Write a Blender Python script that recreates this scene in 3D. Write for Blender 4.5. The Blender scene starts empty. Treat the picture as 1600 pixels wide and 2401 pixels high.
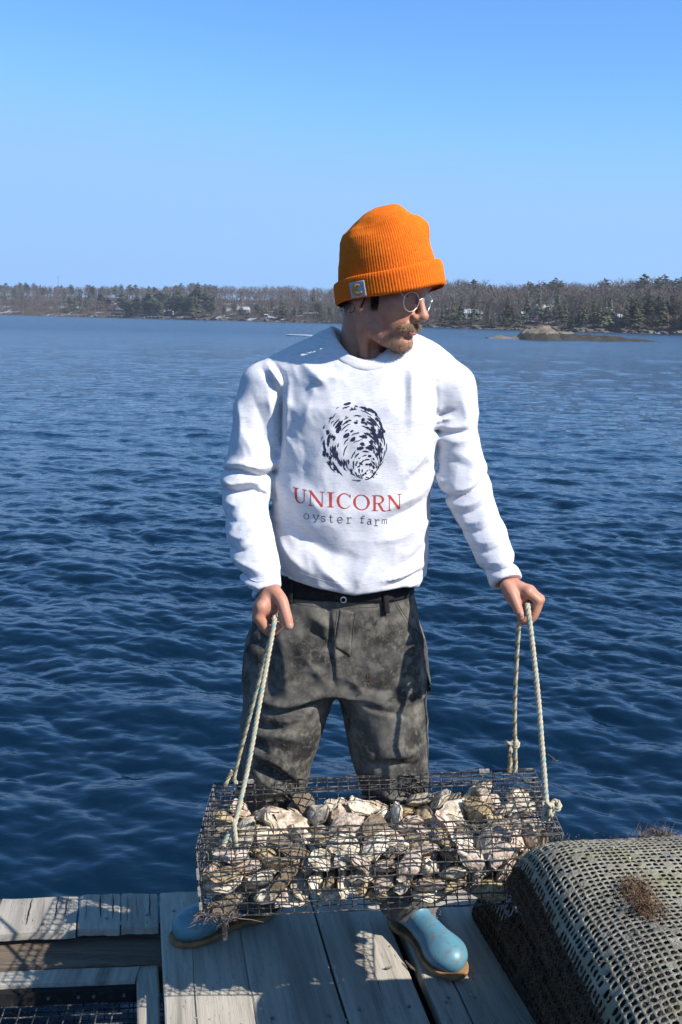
import bpy, bmesh, math, random
import numpy as np
from mathutils import Vector, Matrix
from mathutils.bvhtree import BVHTree
SC = bpy.context.scene
COL = SC.collection
random.seed(7); RNG = np.random.default_rng(7)
# ------------------------------------------------------------------ camera
F_PX = 2400.0; CAM = np.array([0.0, 0.0, 1.6]); PITCH = math.atan((1200.5-748)/F_PX); ROLL = 0.0213
cd = bpy.data.cameras.new('camera'); cam = bpy.data.objects.new('camera', cd); COL.objects.link(cam)
cd.sensor_fit = 'VERTICAL'; cd.sensor_height = 36.0; cd.lens = 36.0*F_PX/2401
cd.clip_start = 0.05; cd.clip_end = 9000
cam.matrix_world = Matrix.Translation(CAM.tolist()) @ Matrix.Rotation(math.pi/2-PITCH, 4, 'X') @ Matrix.Rotation(ROLL, 4, 'Z')
SC.camera = cam
# ------------------------------------------------------------------ daylight
SUN = Vector((0.98, -0.58, 1.0)).normalized()          # towards the sun
EL = math.asin(SUN.z); AZ = math.atan2(SUN.x, SUN.y)     # azimuth clockwise from +Y
w = bpy.data.worlds.new('World'); SC.world = w; w.use_nodes = True
nt = w.node_tree; nt.nodes.clear()
sky = nt.nodes.new('ShaderNodeTexSky'); sky.sky_type = 'NISHITA'; sky.sun_disc = False
sky.sun_elevation = EL; sky.sun_rotation = AZ
sky.altitude = 0; sky.air_density = 1.0; sky.dust_density = 0.25; sky.ozone_density = 2.6
hs = nt.nodes.new('ShaderNodeHueSaturation'); hs.inputs['Saturation'].default_value = 1.0; hs.inputs['Hue'].default_value = 0.5
bg = nt.nodes.new('ShaderNodeBackground'); bg.inputs['Strength'].default_value = 0.15
wo = nt.nodes.new('ShaderNodeOutputWorld')
SKY = .64; SC.view_settings.exposure = 0.62            # the photograph is exposed a little over the bright sky, with deep shade
# the film response that gives the photograph its strong clear-day blue: a power and a gain per colour channel
sp = nt.nodes.new('ShaderNodeSeparateColor'); cb = nt.nodes.new('ShaderNodeCombineColor')
nt.links.new(sky.outputs[0], hs.inputs['Color']); nt.links.new(hs.outputs[0], sp.inputs[0])
for i, (gain, pw, cap, soft) in enumerate(((.90, 1.20, .36, .12), (1.12, 1.06, .64, .14), (1.80, 1.5, 1.12, .2))):
    a = nt.nodes.new('ShaderNodeMath'); a.operation = 'MULTIPLY'; a.inputs[1].default_value = .15; p_ = nt.nodes.new('ShaderNodeMath'); p_.operation = 'POWER'; p_.inputs[1].default_value = pw
    g_ = nt.nodes.new('ShaderNodeMath'); g_.operation = 'MULTIPLY'; g_.inputs[1].default_value = gain*SKY;  sm_ = nt.nodes.new('ShaderNodeMath'); sm_.operation = 'SMOOTH_MIN'; sm_.inputs[1].default_value = cap*SKY; sm_.inputs[2].default_value = soft*SKY; dv = nt.nodes.new('ShaderNodeMath'); dv.operation = 'DIVIDE'; dv.inputs[1].default_value = .15
    nt.links.new(sp.outputs[i], a.inputs[0]); nt.links.new(a.outputs[0], p_.inputs[0]); nt.links.new(p_.outputs[0], g_.inputs[0]); nt.links.new(g_.outputs[0], sm_.inputs[0]); nt.links.new(sm_.outputs[0], dv.inputs[0]); nt.links.new(dv.outputs[0], cb.inputs[i])
nt.links.new(cb.outputs[0], bg.inputs[0]); nt.links.new(bg.outputs[0], wo.inputs[0])
sl = bpy.data.lights.new('sun', 'SUN'); sl.energy = 5.0; sl.angle = math.radians(0.53); sl.color = (1.0, 0.94, 0.86)
so = bpy.data.objects.new('sun', sl); COL.objects.link(so); so.rotation_euler = SUN.to_track_quat('Z', 'Y').to_euler()
SC.view_settings.view_transform = 'Standard'; SC.view_settings.look = 'None'
SC.view_settings.gamma = 1.0; SC.view_settings.use_curve_mapping = False
# ------------------------------------------------------------------ measuring helpers (photo measurements -> metres)
_c, _s = math.cos(ROLL), math.sin(ROLL)
_F = np.array([0, math.cos(PITCH), -math.sin(PITCH)]); _U = np.array([0, math.sin(PITCH), math.cos(PITCH)])
def ray(px, py):
    u = (px-800)/F_PX; v = (1200.5-py)/F_PX
    return _F + (u*_c-v*_s)*np.array([1, 0, 0]) + (u*_s+v*_c)*_U
def at(px, py, Y): r = ray(px, py); return CAM + r*Y/r[1]
def on(px, py, z=0.0): r = ray(px, py); return CAM + r*(z-CAM[2])/r[2]
def ppm(px, py, Y): return ray(px, py) and 0
def rad(rpx, px, py, Y): return rpx*(np.dot(at(px, py, Y)-CAM, _F))/F_PX
# ------------------------------------------------------------------ mesh helpers
def mesh(name, V, F, smooth=True):
    V = np.asarray(V, np.float32).reshape(-1, 3)
    Fs = F if isinstance(F, list) and isinstance(F[0], np.ndarray) and F[0].ndim == 2 else [F]
    Fs = [np.asarray(f, np.int32) for f in Fs if len(f)]
    m = bpy.data.meshes.new(name)
    m.vertices.add(len(V)); m.vertices.foreach_set('co', V.ravel())
    nl = sum(f.size for f in Fs); npoly = sum(len(f) for f in Fs)
    m.loops.add(nl); m.polygons.add(npoly)
    m.loops.foreach_set('vertex_index', np.concatenate([f.ravel() for f in Fs]))
    tot = np.concatenate([np.full(len(f), f.shape[1], np.int32) for f in Fs])
    st = np.concatenate([[0], np.cumsum(tot)[:-1]]).astype(np.int32)
    m.polygons.foreach_set('loop_start', st)
    m.polygons.foreach_set('use_smooth', np.full(npoly, smooth, bool))
    m.update(calc_edges=True); m.validate()
    return m
def link(name, me, mat=None, parent=None):
    o = bpy.data.objects.new(name, me); COL.objects.link(o)
    if mat and me and not len(me.materials): me.materials.append(mat)
    if parent: o.parent = parent
    return o
def mk(name, V, F, mat=None, parent=None, smooth=True): return link(name, mesh(name, V, F, smooth), mat, parent)
def thing(name, label, cat, loc=(0, 0, 0), group=None, rz=0):
    o = bpy.data.objects.new(name, None); COL.objects.link(o); o.location = loc; o.rotation_euler = (0, 0, rz)
    o.empty_display_size = 0.05
    return tag(o, label, cat, group)
def tag(o, label=None, cat=None, group=None, kind=None):
    if label: o['label'] = label
    if cat: o['category'] = cat
    if group: o['group'] = group
    if kind: o['kind'] = kind
    return o
def setting(name, loc=None):
    o = bpy.data.objects.new(name, None); COL.objects.link(o); o['kind'] = 'structure'; o.empty_display_size = .05
    if loc is not None: o.location = loc
    return o
class MB:
    def __init__(s): s.V = []; s.F = {}; s.n = 0
    def add(s, V, F):
        V = np.asarray(V, float).reshape(-1, 3); F = np.asarray(F, int)
        s.V.append(V); s.F.setdefault(F.shape[1], []).append(F+s.n); s.n += len(V); return s
    def box(s, c, h, R=None):
        c = np.asarray(c, float); h = np.asarray(h, float)
        V = np.array([[x, y, z] for x in (-1, 1) for y in (-1, 1) for z in (-1, 1)], float)*h
        if R is not None: V = V@np.asarray(R).T
        return s.add(V+c, [[0, 1, 3, 2], [4, 6, 7, 5], [0, 4, 5, 1], [2, 3, 7, 6], [0, 2, 6, 4], [1, 5, 7, 3]])
    def tube(s, P, r, n=6, cap=True):
        P = np.asarray(P, float); m = len(P); r = np.broadcast_to(np.asarray(r, float), (m,))
        T = np.gradient(P, axis=0); T /= np.linalg.norm(T, axis=1, keepdims=True)+1e-12
        a = np.array([0, 0, 1.]) if abs(T[0][2]) < .9 else np.array([1., 0, 0])
        N = np.zeros_like(P); v = a-T[0]*np.dot(a, T[0]); v /= np.linalg.norm(v); N[0] = v
        for i in range(1, m):
            v = N[i-1]-T[i]*np.dot(N[i-1], T[i]); N[i] = v/(np.linalg.norm(v)+1e-12)
        B = np.cross(T, N); th = np.arange(n)*2*np.pi/n
        V = P[:, None]+r[:, None, None]*(np.cos(th)[None, :, None]*N[:, None]+np.sin(th)[None, :, None]*B[:, None])
        i = np.arange(m-1)[:, None]*n; j = np.arange(n)[None]; j2 = (j+1) % n
        F = np.stack([i+j, i+j2, i+n+j2, i+n+j], -1).reshape(-1, 4)
        s.add(V, F)
        if cap:
            base = s.n-m*n; c = [P[0], P[-1]]
            s.V.append(np.array(c)); k = s.n; s.n += 2
            t = np.arange(n); t2 = (t+1) % n
            s.F.setdefault(3, []).append(np.stack([np.full(n, k), base+t2, base+t], 1))
            e = base+(m-1)*n
            s.F[3].append(np.stack([np.full(n, k+1), e+t, e+t2], 1))
        return s
    def faces(s): return [np.concatenate(f) for f in s.F.values()]
    def verts(s): return np.concatenate(s.V)
    def build(s, name, mat=None, parent=None, smooth=False): return mk(name, s.verts(), s.faces(), mat, parent, smooth)
def gridfaces(nu, nv, wrapu=False, wrapv=False):
    a = np.arange(nu if wrapu else nu-1); b = np.arange(nv if wrapv else nv-1)
    i, j = np.meshgrid(a, b, indexing='ij'); i2 = (i+1) % nu; j2 = (j+1) % nv
    return np.stack([i*nv+j, i2*nv+j, i2*nv+j2, i*nv+j2], -1).reshape(-1, 4)
def catmull(P, n):
    P = np.asarray(P, float); m = len(P); t = np.linspace(0, m-1, n); out = []
    Q = np.vstack([2*P[0]-P[1], P, 2*P[-1]-P[-2]])
    for u in t:
        i = min(int(u), m-2); f = u-i; a, b, c, d = Q[i:i+4]
        out.append(.5*((2*b)+(-a+c)*f+(2*a-5*b+4*c-d)*f*f+(-a+3*b-3*c+d)*f**3))
    return np.array(out)
# ------------------------------------------------------------------ distance-field modelling (numpy) -> mesh
def smin(a, b, k):
    if k <= 0: return np.minimum(a, b)
    h = np.clip(.5+.5*(b-a)/k, 0, 1); return b*(1-h)+a*h-k*h*(1-h)
class SDF:
    def __init__(s, lo, hi, h):
        s.lo = np.array(lo, float); s.h = h; s.n = np.ceil((np.array(hi)-lo)/h).astype(int)+1
        s.ax = [s.lo[i]+h*np.arange(s.n[i]) for i in range(3)]
        s.F = np.full(s.n, .05, np.float32)
    def sub(s, lo, hi):
        sl = tuple(slice(max(0, int((lo[i]-s.lo[i])/s.h)), max(0, min(s.n[i], int((hi[i]-s.lo[i])/s.h)+2))) for i in range(3))
        X = s.ax[0][sl[0]][:, None, None].astype(np.float32); Y = s.ax[1][sl[1]][None, :, None].astype(np.float32); Z = s.ax[2][sl[2]][None, None, :].astype(np.float32)
        return sl, X, Y, Z
    def comb(s, fn, lo, hi, k, op='+'):
        m = .03+k; sl, X, Y, Z = s.sub(np.array(lo)-m, np.array(hi)+m)
        if 0 in s.F[sl].shape: return s
        d = fn(X, Y, Z)
        if op == '+': s.F[sl] = smin(s.F[sl], d, k)
        else: s.F[sl] = -smin(-s.F[sl], d, k)
        return s
    def chain(s, P, k=.01, op='+', dense=0, sq=None):
        P = np.asarray(P, float)
        if dense: P = catmull(P, dense)
        lo = (P[:, :3]-P[:, 3:]).min(0); hi = (P[:, :3]+P[:, 3:]).max(0)
        def fn(X, Y, Z):
            D = None
            for a, b in zip(P[:-1], P[1:]):
                ab = b[:3]-a[:3]; L = np.dot(ab, ab)+1e-12
                t = np.clip(((X-a[0])*ab[0]+(Y-a[1])*ab[1]+(Z-a[2])*ab[2])/L, 0, 1)
                d = np.sqrt((X-a[0]-t*ab[0])**2+(Y-a[1]-t*ab[1])**2+(Z-a[2]-t*ab[2])**2)-(a[3]+t*(b[3]-a[3]))
                D = d if D is None else np.minimum(D, d)
            return D
        return s.comb(fn, lo, hi, k, op)
    def ball(s, c, r, k=.01, op='+', R=None):
        c = np.array(c, float); r = np.array(r if np.ndim(r) else [r]*3, float); R = np.eye(3) if R is None else np.array(R)
        m = r.max()
        def fn(X, Y, Z):
            x, y, z = X-c[0], Y-c[1], Z-c[2]
            q = [R[0][i]*x+R[1][i]*y+R[2][i]*z for i in range(3)]
            k0 = np.sqrt(sum((q[i]/r[i])**2 for i in range(3))); k1 = np.sqrt(sum((q[i]/r[i]**2)**2 for i in range(3)))+1e-9
            return k0*(k0-1)/k1
        return s.comb(fn, c-m, c+m, k, op)
    def loft(s, rows, k=.01, p=2.3, op='+'):
        """rows: z, xc, yc, rx, ry"""
        rows = np.array(sorted(rows), float); zz = s.ax[2]
        def it(i): return np.interp(zz, rows[:, 0], rows[:, i])
        ker = np.hanning(9); ker /= ker.sum()
        C = [np.convolve(np.pad(it(i), 4, mode='edge'), ker, 'valid').astype(np.float32)[None, None] for i in range(1, 5)]
        X, Y, Z = s.ax[0][:, None, None].astype(np.float32), s.ax[1][None, :, None].astype(np.float32), s.ax[2][None, None].astype(np.float32)
        q = (np.abs((X-C[0])/C[2])**p+np.abs((Y-C[1])/C[3])**p)**(1/p)
        d = (q-1)*np.minimum(C[2], C[3])*1.0
        dz = np.maximum(rows[0, 0]-Z, Z-rows[-1, 0])
        d = np.maximum(d, dz)
        if op == '+': s.F = smin(s.F, d, k)
        else: s.F = -smin(-s.F, d, k)
        return s
    def strokes(s, L, Yr, y0=None, y1=None, frame=None, gain=1.0):
        """folds: (list of photo points, width m, height m)."""
        X = s.ax[0][:, None]; Z = s.ax[2][None]; A = np.zeros((s.n[0], s.n[2]), np.float32)
        for pts, wd, amp in L:
            P = np.array([at(a, b, Yr)[[0, 2]] for a, b in pts])
            if len(P) > 2: P = catmull(P, 4*len(P))
            n = len(P); D = None; TT = None
            for i in range(n-1):
                a, b = P[i], P[i+1]; ab = b-a; t = np.clip(((X-a[0])*ab[0]+(Z-a[1])*ab[1])/(ab@ab+1e-9), 0, 1)
                d = np.hypot(X-a[0]-t*ab[0], Z-a[1]-t*ab[1]); tt = (i+t)/(n-1)
                if D is None: D, TT = d, tt
                else: mk_ = d < D; D = np.where(mk_, d, D); TT = np.where(mk_, tt, TT)
            env = np.clip(np.sin(np.pi*np.clip(TT, .04, .96)), 0, 1)**.6
            A += amp*env*np.exp(-(D/wd)**1.4)
        Y = s.ax[1][None, :, None]
        M = 1.0
        if y1 is not None: M = 1/(1+np.exp((Y-y1)/.012))
        s.F -= (gain*A[:, None, :]*M).astype(np.float32)
        return s
    def wrinkle(s, amp, freq, seed, aniso=(1, 1, 1), mask=None, ridged=True):
        r = np.random.default_rng(seed); X, Y, Z = s.ax[0][:, None, None], s.ax[1][None, :, None], s.ax[2][None, None]
        W = 0
        for i in range(3):
            kv = r.normal(size=3); kv *= freq*.5/np.linalg.norm(kv); W = W+np.sin(kv[0]*X+kv[1]*Y+kv[2]*Z+r.uniform(0, 6))
        N = 0
        for i in range(5):
            kv = r.normal(size=3)*np.array(aniso); kv *= freq*r.uniform(.7, 1.5)/np.linalg.norm(kv)
            N = N+np.sin(kv[0]*X+kv[1]*Y+kv[2]*Z+1.3*W+r.uniform(0, 6))
        N = N/2.2
        if ridged: N = .6-np.abs(N)
        s.F -= (amp*N*(1 if mask is None else mask)).astype(np.float32); return s
    def mesh(s):
        F = s.F; S = F < 0; n = F.shape
        c = np.zeros((n[0]-1, n[1]-1, n[2]-1), np.int8)
        for i in (0, 1):
            for j in (0, 1):
                for k in (0, 1): c += S[i:n[0]-1+i, j:n[1]-1+j, k:n[2]-1+k]
        act = (c > 0) & (c < 8); I = np.argwhere(act); idx = np.full(act.shape, -1, np.int32); idx[act] = np.arange(len(I))
        P = np.zeros((len(I), 3)); W = np.zeros(len(I))
        cor = [(i, j, k) for i in (0, 1) for j in (0, 1) for k in (0, 1)]
        val = {q: F[I[:, 0]+q[0], I[:, 1]+q[1], I[:, 2]+q[2]] for q in cor}
        for q in cor:
            for a in range(3):
                if q[a]: continue
                q2 = list(q); q2[a] = 1; q2 = tuple(q2); f0, f1 = val[q], val[q2]; m = (f0 < 0) != (f1 < 0)
                t = np.where(m, f0/(f0-f1+1e-20), 0); p = np.tile(np.array(q, float), (len(I), 1)); p[:, a] = t
                P += p*m[:, None]; W += m
        P = (I+P/W[:, None])*s.h+s.lo
        Q = []
        for a in range(3):
            b, d = (a+1) % 3, (a+2) % 3
            s0 = [slice(None)]*3; s1 = [slice(None)]*3; s0[a] = slice(0, n[a]-1); s1[a] = slice(1, n[a])
            for ax in (b, d): s0[ax] = slice(1, n[ax]-1); s1[ax] = slice(1, n[ax]-1)
            A0, A1 = S[tuple(s0)], S[tuple(s1)]; E = np.argwhere(A0 != A1); sg = A0[E[:, 0], E[:, 1], E[:, 2]]
            E[:, b] += 1; E[:, d] += 1
            eb = np.zeros(3, int); eb[b] = 1; ed = np.zeros(3, int); ed[d] = 1
            v = [idx[tuple((E-x).T)] for x in (eb+ed, ed, 0*eb, eb)]
            q = np.stack(v, 1); q[~sg] = q[~sg][:, ::-1]; Q.append(q)
        Q = np.concatenate(Q)
        return P, Q
def strips(roots, dirs, lens, wid, droop, seg=3, curl=0.0, seed=0):
    """thin tapered two-sided hair blades as narrow triangles strips"""
    r = np.random.default_rng(seed); n = len(roots); V = []; side = np.cross(dirs, r.normal(size=(n, 3))); side /= np.linalg.norm(side, axis=1, keepdims=True)+1e-9
    P = roots.copy(); d = dirs.copy(); pts = [P.copy()]
    for i in range(seg):
        P = P+d*(lens/seg)[:, None]; d = d+np.array(droop)+curl*r.normal(size=(n, 3)); d /= np.linalg.norm(d, axis=1, keepdims=True); pts.append(P.copy())
    for i, p in enumerate(pts):
        w_ = (wid*(1-.85*i/seg))[:, None]; V += [p-side*w_, p+side*w_]
    V = np.stack(V, 1).reshape(-1, 3); k = 2*(seg+1); base = np.arange(n)[:, None]*k
    F = np.concatenate([base+np.array([[2*i, 2*i+1, 2*i+3, 2*i+2]]) for i in range(seg)])
    return V, F
# ------------------------------------------------------------------ materials
def mat(name, col, rough=.6, spec=.4, metal=0, noise=None, bump=None, stretch=(1, 1, 1), rand=0, sss=0, alpha=None, coord='Object', extra=None):
    """noise: list of (scale, detail, lo, hi, colour, strength) layered over col; bump: list of (scale, strength, distance)"""
    col = tuple(c*ALB for c in col); noise = [(*q[:4], tuple(c*ALB for c in q[4]), q[5]) for q in (noise or [])]
    m = bpy.data.materials.new(name); m.use_nodes = True; t = m.node_tree; N = t.nodes; L = t.links
    b = N['Principled BSDF']; b.inputs['Roughness'].default_value = rough; b.inputs['Metallic'].default_value = metal
    b.inputs['Specular IOR Level'].default_value = spec
    tc = N.new('ShaderNodeTexCoord'); mp = N.new('ShaderNodeMapping'); mp.inputs['Scale'].default_value = stretch
    L.new(tc.outputs[coord], mp.inputs[0]); vec = mp.outputs[0]
    oi = N.new('ShaderNodeObjectInfo')
    if rand:
        ad = N.new('ShaderNodeVectorMath'); ad.operation = 'ADD'; sc = N.new('ShaderNodeMath'); sc.operation = 'MULTIPLY'; sc.inputs[1].default_value = 37.0
        L.new(oi.outputs['Random'], sc.inputs[0]); L.new(mp.outputs[0], ad.inputs[0]); L.new(sc.outputs[0], ad.inputs[1]); vec = ad.outputs[0]
    rgb = N.new('ShaderNodeRGB'); rgb.outputs[0].default_value = (*col, 1); cur = rgb.outputs[0]
    for (scale, det, lo, hi, c2, st) in (noise or []):
        v = vec
        if isinstance(scale, tuple):
            m2 = N.new('ShaderNodeMapping'); m2.inputs['Scale'].default_value = scale; L.new(vec, m2.inputs[0]); v = m2.outputs[0]; scale = 1.0
        nz = N.new('ShaderNodeTexNoise'); nz.inputs['Scale'].default_value = scale; nz.inputs['Detail'].default_value = det; nz.inputs['Roughness'].default_value = .6
        L.new(v, nz.inputs['Vector'])
        mr = N.new('ShaderNodeMapRange'); mr.inputs['From Min'].default_value = lo; mr.inputs['From Max'].default_value = hi; mr.inputs['To Max'].default_value = st
        L.new(nz.outputs['Fac'], mr.inputs['Value'])
        mx = N.new('ShaderNodeMix'); mx.data_type = 'RGBA'; L.new(mr.outputs[0], mx.inputs['Factor']); L.new(cur, mx.inputs['A']); mx.inputs['B'].default_value = (*c2, 1); cur = mx.outputs['Result']
    if rand:
        h = N.new('ShaderNodeHueSaturation'); mr = N.new('ShaderNodeMapRange'); mr.inputs['To Min'].default_value = 1-rand; mr.inputs['To Max'].default_value = 1+rand
        L.new(oi.outputs['Random'], mr.inputs['Value']); L.new(mr.outputs[0], h.inputs['Value']); L.new(cur, h.inputs['Color']); cur = h.outputs[0]
    L.new(cur, b.inputs['Base Color'])
    last = None
    for (scale, st, dist) in (bump or []):
        v = vec
        if isinstance(scale, tuple):
            m2 = N.new('ShaderNodeMapping'); m2.inputs['Scale'].default_value = scale; L.new(vec, m2.inputs[0]); v = m2.outputs[0]; scale = 1.0
        nz = N.new('ShaderNodeTexNoise'); nz.inputs['Scale'].default_value = scale; nz.inputs['Detail'].default_value = 4; L.new(v, nz.inputs['Vector'])
        bp = N.new('ShaderNodeBump'); bp.inputs['Strength'].default_value = st; bp.inputs['Distance'].default_value = dist
        L.new(nz.outputs['Fac'], bp.inputs['Height'])
        if last: L.new(last, bp.inputs['Normal'])
        last = bp.outputs[0]
    if last: L.new(last, b.inputs['Normal'])
    if sss:
        b.inputs['Subsurface Weight'].default_value = sss; b.inputs['Subsurface Radius'].default_value = (1, .35, .2); b.inputs['Subsurface Scale'].default_value = .006
    m['bsdf'] = b.name
    return m
M = {}
ALB = .69
M['skin'] = mat('skin', (.66, .315, .205), .5, .4, sss=.25, noise=[(55, 4, .45, .7, (.52, .17, .11), .5), (260, 2, .5, .7, (.40, .19, .13), .35)], bump=[(500, .12, .001)])
M['nail'] = mat('nail', (.68, .42, .38), .3, .5)
M['shirt'] = mat('shirt', (.90, .90, .93), .85, .2, noise=[((90, 90, 900), 3, .40, .62, (.70, .70, .78), .5), ((40, 40, 320), 3, .54, .64, (.62, .62, .72), .5), (14, 4, .55, .8, (.82, .81, .84), .4)],
                 bump=[((180, 180, 1400), .5, .0008), (60, .22, .004)])
M['trousers'] = mat('trousers', (.036, .034, .032), .85, .2, noise=[(5, 5, .42, .60, (.165, .155, .135), .95), (23, 6, .47, .66, (.27, .25, .205), .75), (80, 5, .55, .7, (.24, .225, .18), .55), (300, 3, .62, .72, (.3, .28, .22), .5), (11, 3, .62, .72, (.035, .03, .03), .7)],
                    bump=[(900, .35, .0008), (45, .35, .004)])
M['trouser_dark'] = mat('trouser_dark', (.018, .017, .018), .85, .2, noise=[(60, 5, .55, .7, (.06, .055, .045), .6)], bump=[(900, .3, .0008)])
M['seam'] = mat('seam', (.17, .155, .13), .8, .2, noise=[(200, 3, .4, .6, (.07, .065, .055), .8)])
M['orange'] = mat('orange', (.95, .19, .008), .85, .15, noise=[(30, 5, .45, .7, (1.0, .24, .012), .6), (160, 4, .4, .65, (.60, .12, .008), .5), (420, 2, .66, .74, (.95, .55, .28), .7)], bump=[(420, .6, .0012), (120, .3, .002)], sss=.5)
M['orange'].node_tree.nodes['Principled BSDF'].inputs['Subsurface Scale'].default_value = .02
M['white_patch'] = mat('white_patch', (.50, .53, .58), .7)
M['patch_orange'] = mat('patch_orange', (.75, .32, .05), .7)
M['hair'] = mat('hair', (.035, .02, .012), .6)
M['blond'] = mat('blond', (.48, .36, .24), .55, noise=[(90, 2, .4, .6, (.32, .19, .10), .8)])
M['stubble'] = mat('stubble', (.22, .11, .055), .6, noise=[(60, 2, .4, .6, (.34, .20, .11), .8)])
M['lip'] = mat('lip', (.48, .17, .14), .45)
M['wire_gold'] = mat('wire_gold', (.95, .90, .80), .35, metal=.85)
M['black_ring'] = mat('black_ring', (.01, .01, .01), .4)
M['eye_white'] = mat('eye_white', (.6, .58, .55), .3); M['iris'] = mat('iris', (.05, .08, .1), .2)
M['navy'] = mat('navy', (.018, .02, .06), .8); M['red_print'] = mat('red_print', (.60, .055, .03), .8, noise=[(300, 3, .55, .75, (.75, .3, .25), .5)])
M['grey_print'] = mat('grey_print', (.07, .065, .12), .8)
M['clog_blue'] = mat('clog_blue', (.12, .33, .43), .45, .5, noise=[(25, 5, .45, .65, (.20, .30, .32), .7), (70, 5, .54, .64, (.24, .19, .12), .8), (9, 3, .5, .7, (.06, .22, .38), .5)], bump=[(60, .15, .002)])
M['clog_sole'] = mat('clog_sole', (.42, .22, .09), .7, .3, noise=[(40, 5, .45, .65, (.14, .10, .06), .8)])
M['rope'] = mat('rope', (.62, .56, .40), .85, .2, noise=[(120, 3, .45, .7, (.42, .35, .22), .6), (700, 2, .5, .7, (.75, .70, .55), .5)], bump=[((900, 900, 300), .5, .001)])
M['rope_blue'] = mat('rope_blue', (.60, .55, .42), .85, .2, noise=[(38, 2, .52, .56, (.22, .48, .50), .8), (120, 3, .45, .7, (.40, .33, .2), .5)])
M['rope_brown'] = mat('rope_brown', (.42, .33, .18), .9, .2, noise=[(60, 4, .42, .6, (.16, .11, .05), .85), (300, 2, .55, .7, (.62, .56, .4), .6)])
M['wire'] = mat('wire', (.028, .029, .032), .45, .5, noise=[(60, 5, .50, .62, (.24, .22, .19), .8), (220, 3, .60, .70, (.42, .39, .33), .7)], bump=[(300, .4, .001)])
M['wire_crud'] = mat('wire_crud', (.06, .058, .056), .7, .3, noise=[(70, 5, .46, .6, (.36, .33, .28), .85), (22, 3, .5, .65, (.55, .52, .46), .6)], bump=[(260, .7, .002)])
M['bag'] = mat('bag', (.27, .25, .20), .75, .25, noise=[(6, 4, .42, .62, (.40, .37, .26), .7), (30, 5, .5, .66, (.50, .47, .38), .6), (9, 3, .55, .7, (.23, .24, .09), .5), (70, 4, .60, .7, (.08, .06, .045), .8), (13, 3, .60, .68, (.16, .18, .22), .5)], bump=[(220, .9, .003), (700, .5, .001)])
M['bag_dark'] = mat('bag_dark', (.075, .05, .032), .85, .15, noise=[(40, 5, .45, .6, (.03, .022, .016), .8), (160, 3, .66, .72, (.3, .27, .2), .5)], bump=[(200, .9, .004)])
M['muck'] = mat('muck', (.035, .03, .025), .85, .2, noise=[(60, 5, .5, .65, (.13, .105, .075), .8), (180, 4, .64, .70, (.40, .38, .34), .8), (20, 3, .5, .65, (.06, .045, .03), .7)], bump=[(90, 1, .01)])
M['weed'] = mat('weed', (.13, .065, .03), .8, noise=[(50, 2, .4, .6, (.26, .16, .08), .8)])
M['weed_pale'] = mat('weed_pale', (.22, .16, .12), .8)
M['oyster'] = None
# ================================================================== WATER
WZ = -0.45
def wave_tile(N, L, lam, rms_slope, wdir, seed, spread=2):
    r = np.random.default_rng(seed); k1 = 2*np.pi*np.fft.fftfreq(N, L/N); KX, KY = np.meshgrid(k1, k1, indexing='ij'); K = np.hypot(KX, KY); K[0, 0] = 1
    kp = 2*np.pi/lam; cosd = (KX*math.cos(wdir)+KY*math.sin(wdir))/K
    S = np.exp(-1.25*(kp/K)**2)*K**-4.0*(np.abs(cosd)**spread+.06)*np.exp(-(K*.011)**2); S[0, 0] = 0
    H = (r.normal(size=(N, N))+1j*r.normal(size=(N, N)))*np.sqrt(S)
    h = np.fft.ifft2(H).real; Hh = np.fft.fft2(h)
    sx = np.fft.ifft2(1j*KX*Hh).real; sy = np.fft.ifft2(1j*KY*Hh).real
    g = rms_slope/np.sqrt((sx**2+sy**2).mean())
    dx = np.fft.ifft2(-1j*KX/K*Hh).real; dy = np.fft.ifft2(-1j*KY/K*Hh).real
    return h*g, dx*g, dy*g, L, N
def samp(T, x, y):
    h, dx, dy, L, N = T; u = (x/L) % 1*N; v = (y/L) % 1*N; i = u.astype(int); j = v.astype(int); fu, fv = u-i, v-j; i %= N; j %= N; i2, j2 = (i+1) % N, (j+1) % N
    return [(a[i, j]*(1-fu)*(1-fv)+a[i2, j]*fu*(1-fv)+a[i, j2]*(1-fu)*fv+a[i2, j2]*fu*fv) for a in (h, dx, dy)]
T1 = wave_tile(512, 9.3, 1.5, .135, math.radians(250), 3, 3)
T2 = wave_tile(512, 5.7, .45, .17, math.radians(215), 11, 2)
T4 = wave_tile(512, 2.9, .17, .085, math.radians(290), 17, 1)
T3 = wave_tile(256, 47., 5.5, .05, math.radians(262), 5, 4)
a_d = np.radians(np.arange(-26, 26.01, .1)); a_l = np.radians(np.linspace(-180, -26, 34))[:-1]; ang = np.concatenate([a_l, a_d, -a_l[::-1]])
rr = [1.2]
while rr[-1] < 6000: rr.append(rr[-1]+max(.017 if rr[-1] > 2.4 else .1, rr[-1]**2/2300))
rr = np.array(rr); Rr, Aa = np.meshgrid(rr, ang, indexing='ij'); X = Rr*np.sin(Aa); Y = Rr*np.cos(Aa)
near = 1-np.exp(-((Rr-1.2)/3.2)**1.3)
h1 = samp(T1, X, Y); h2 = samp(T2, X*math.cos(.5)+Y*math.sin(.5), -X*math.sin(.5)+Y*math.cos(.5)); h3 = samp(T3, X+3, Y+1); h4 = samp(T4, X*math.cos(.9)-Y*math.sin(.9), X*math.sin(.9)+Y*math.cos(.9))
far = 1/(1+(Rr/60)**2)
g1 = (.65+.35*near)*far; g2 = (.18+.82*near)/(1+(Rr/25)**2); g3 = 1/(1+(Rr/400)**2)
g4 = (.03+.97*np.clip((Rr-3.5)/6, 0, 1))/(1+(Rr/12)**3); Z = h1[0]*g1+h2[0]*g2+h3[0]*g3+h4[0]*g4
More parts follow.
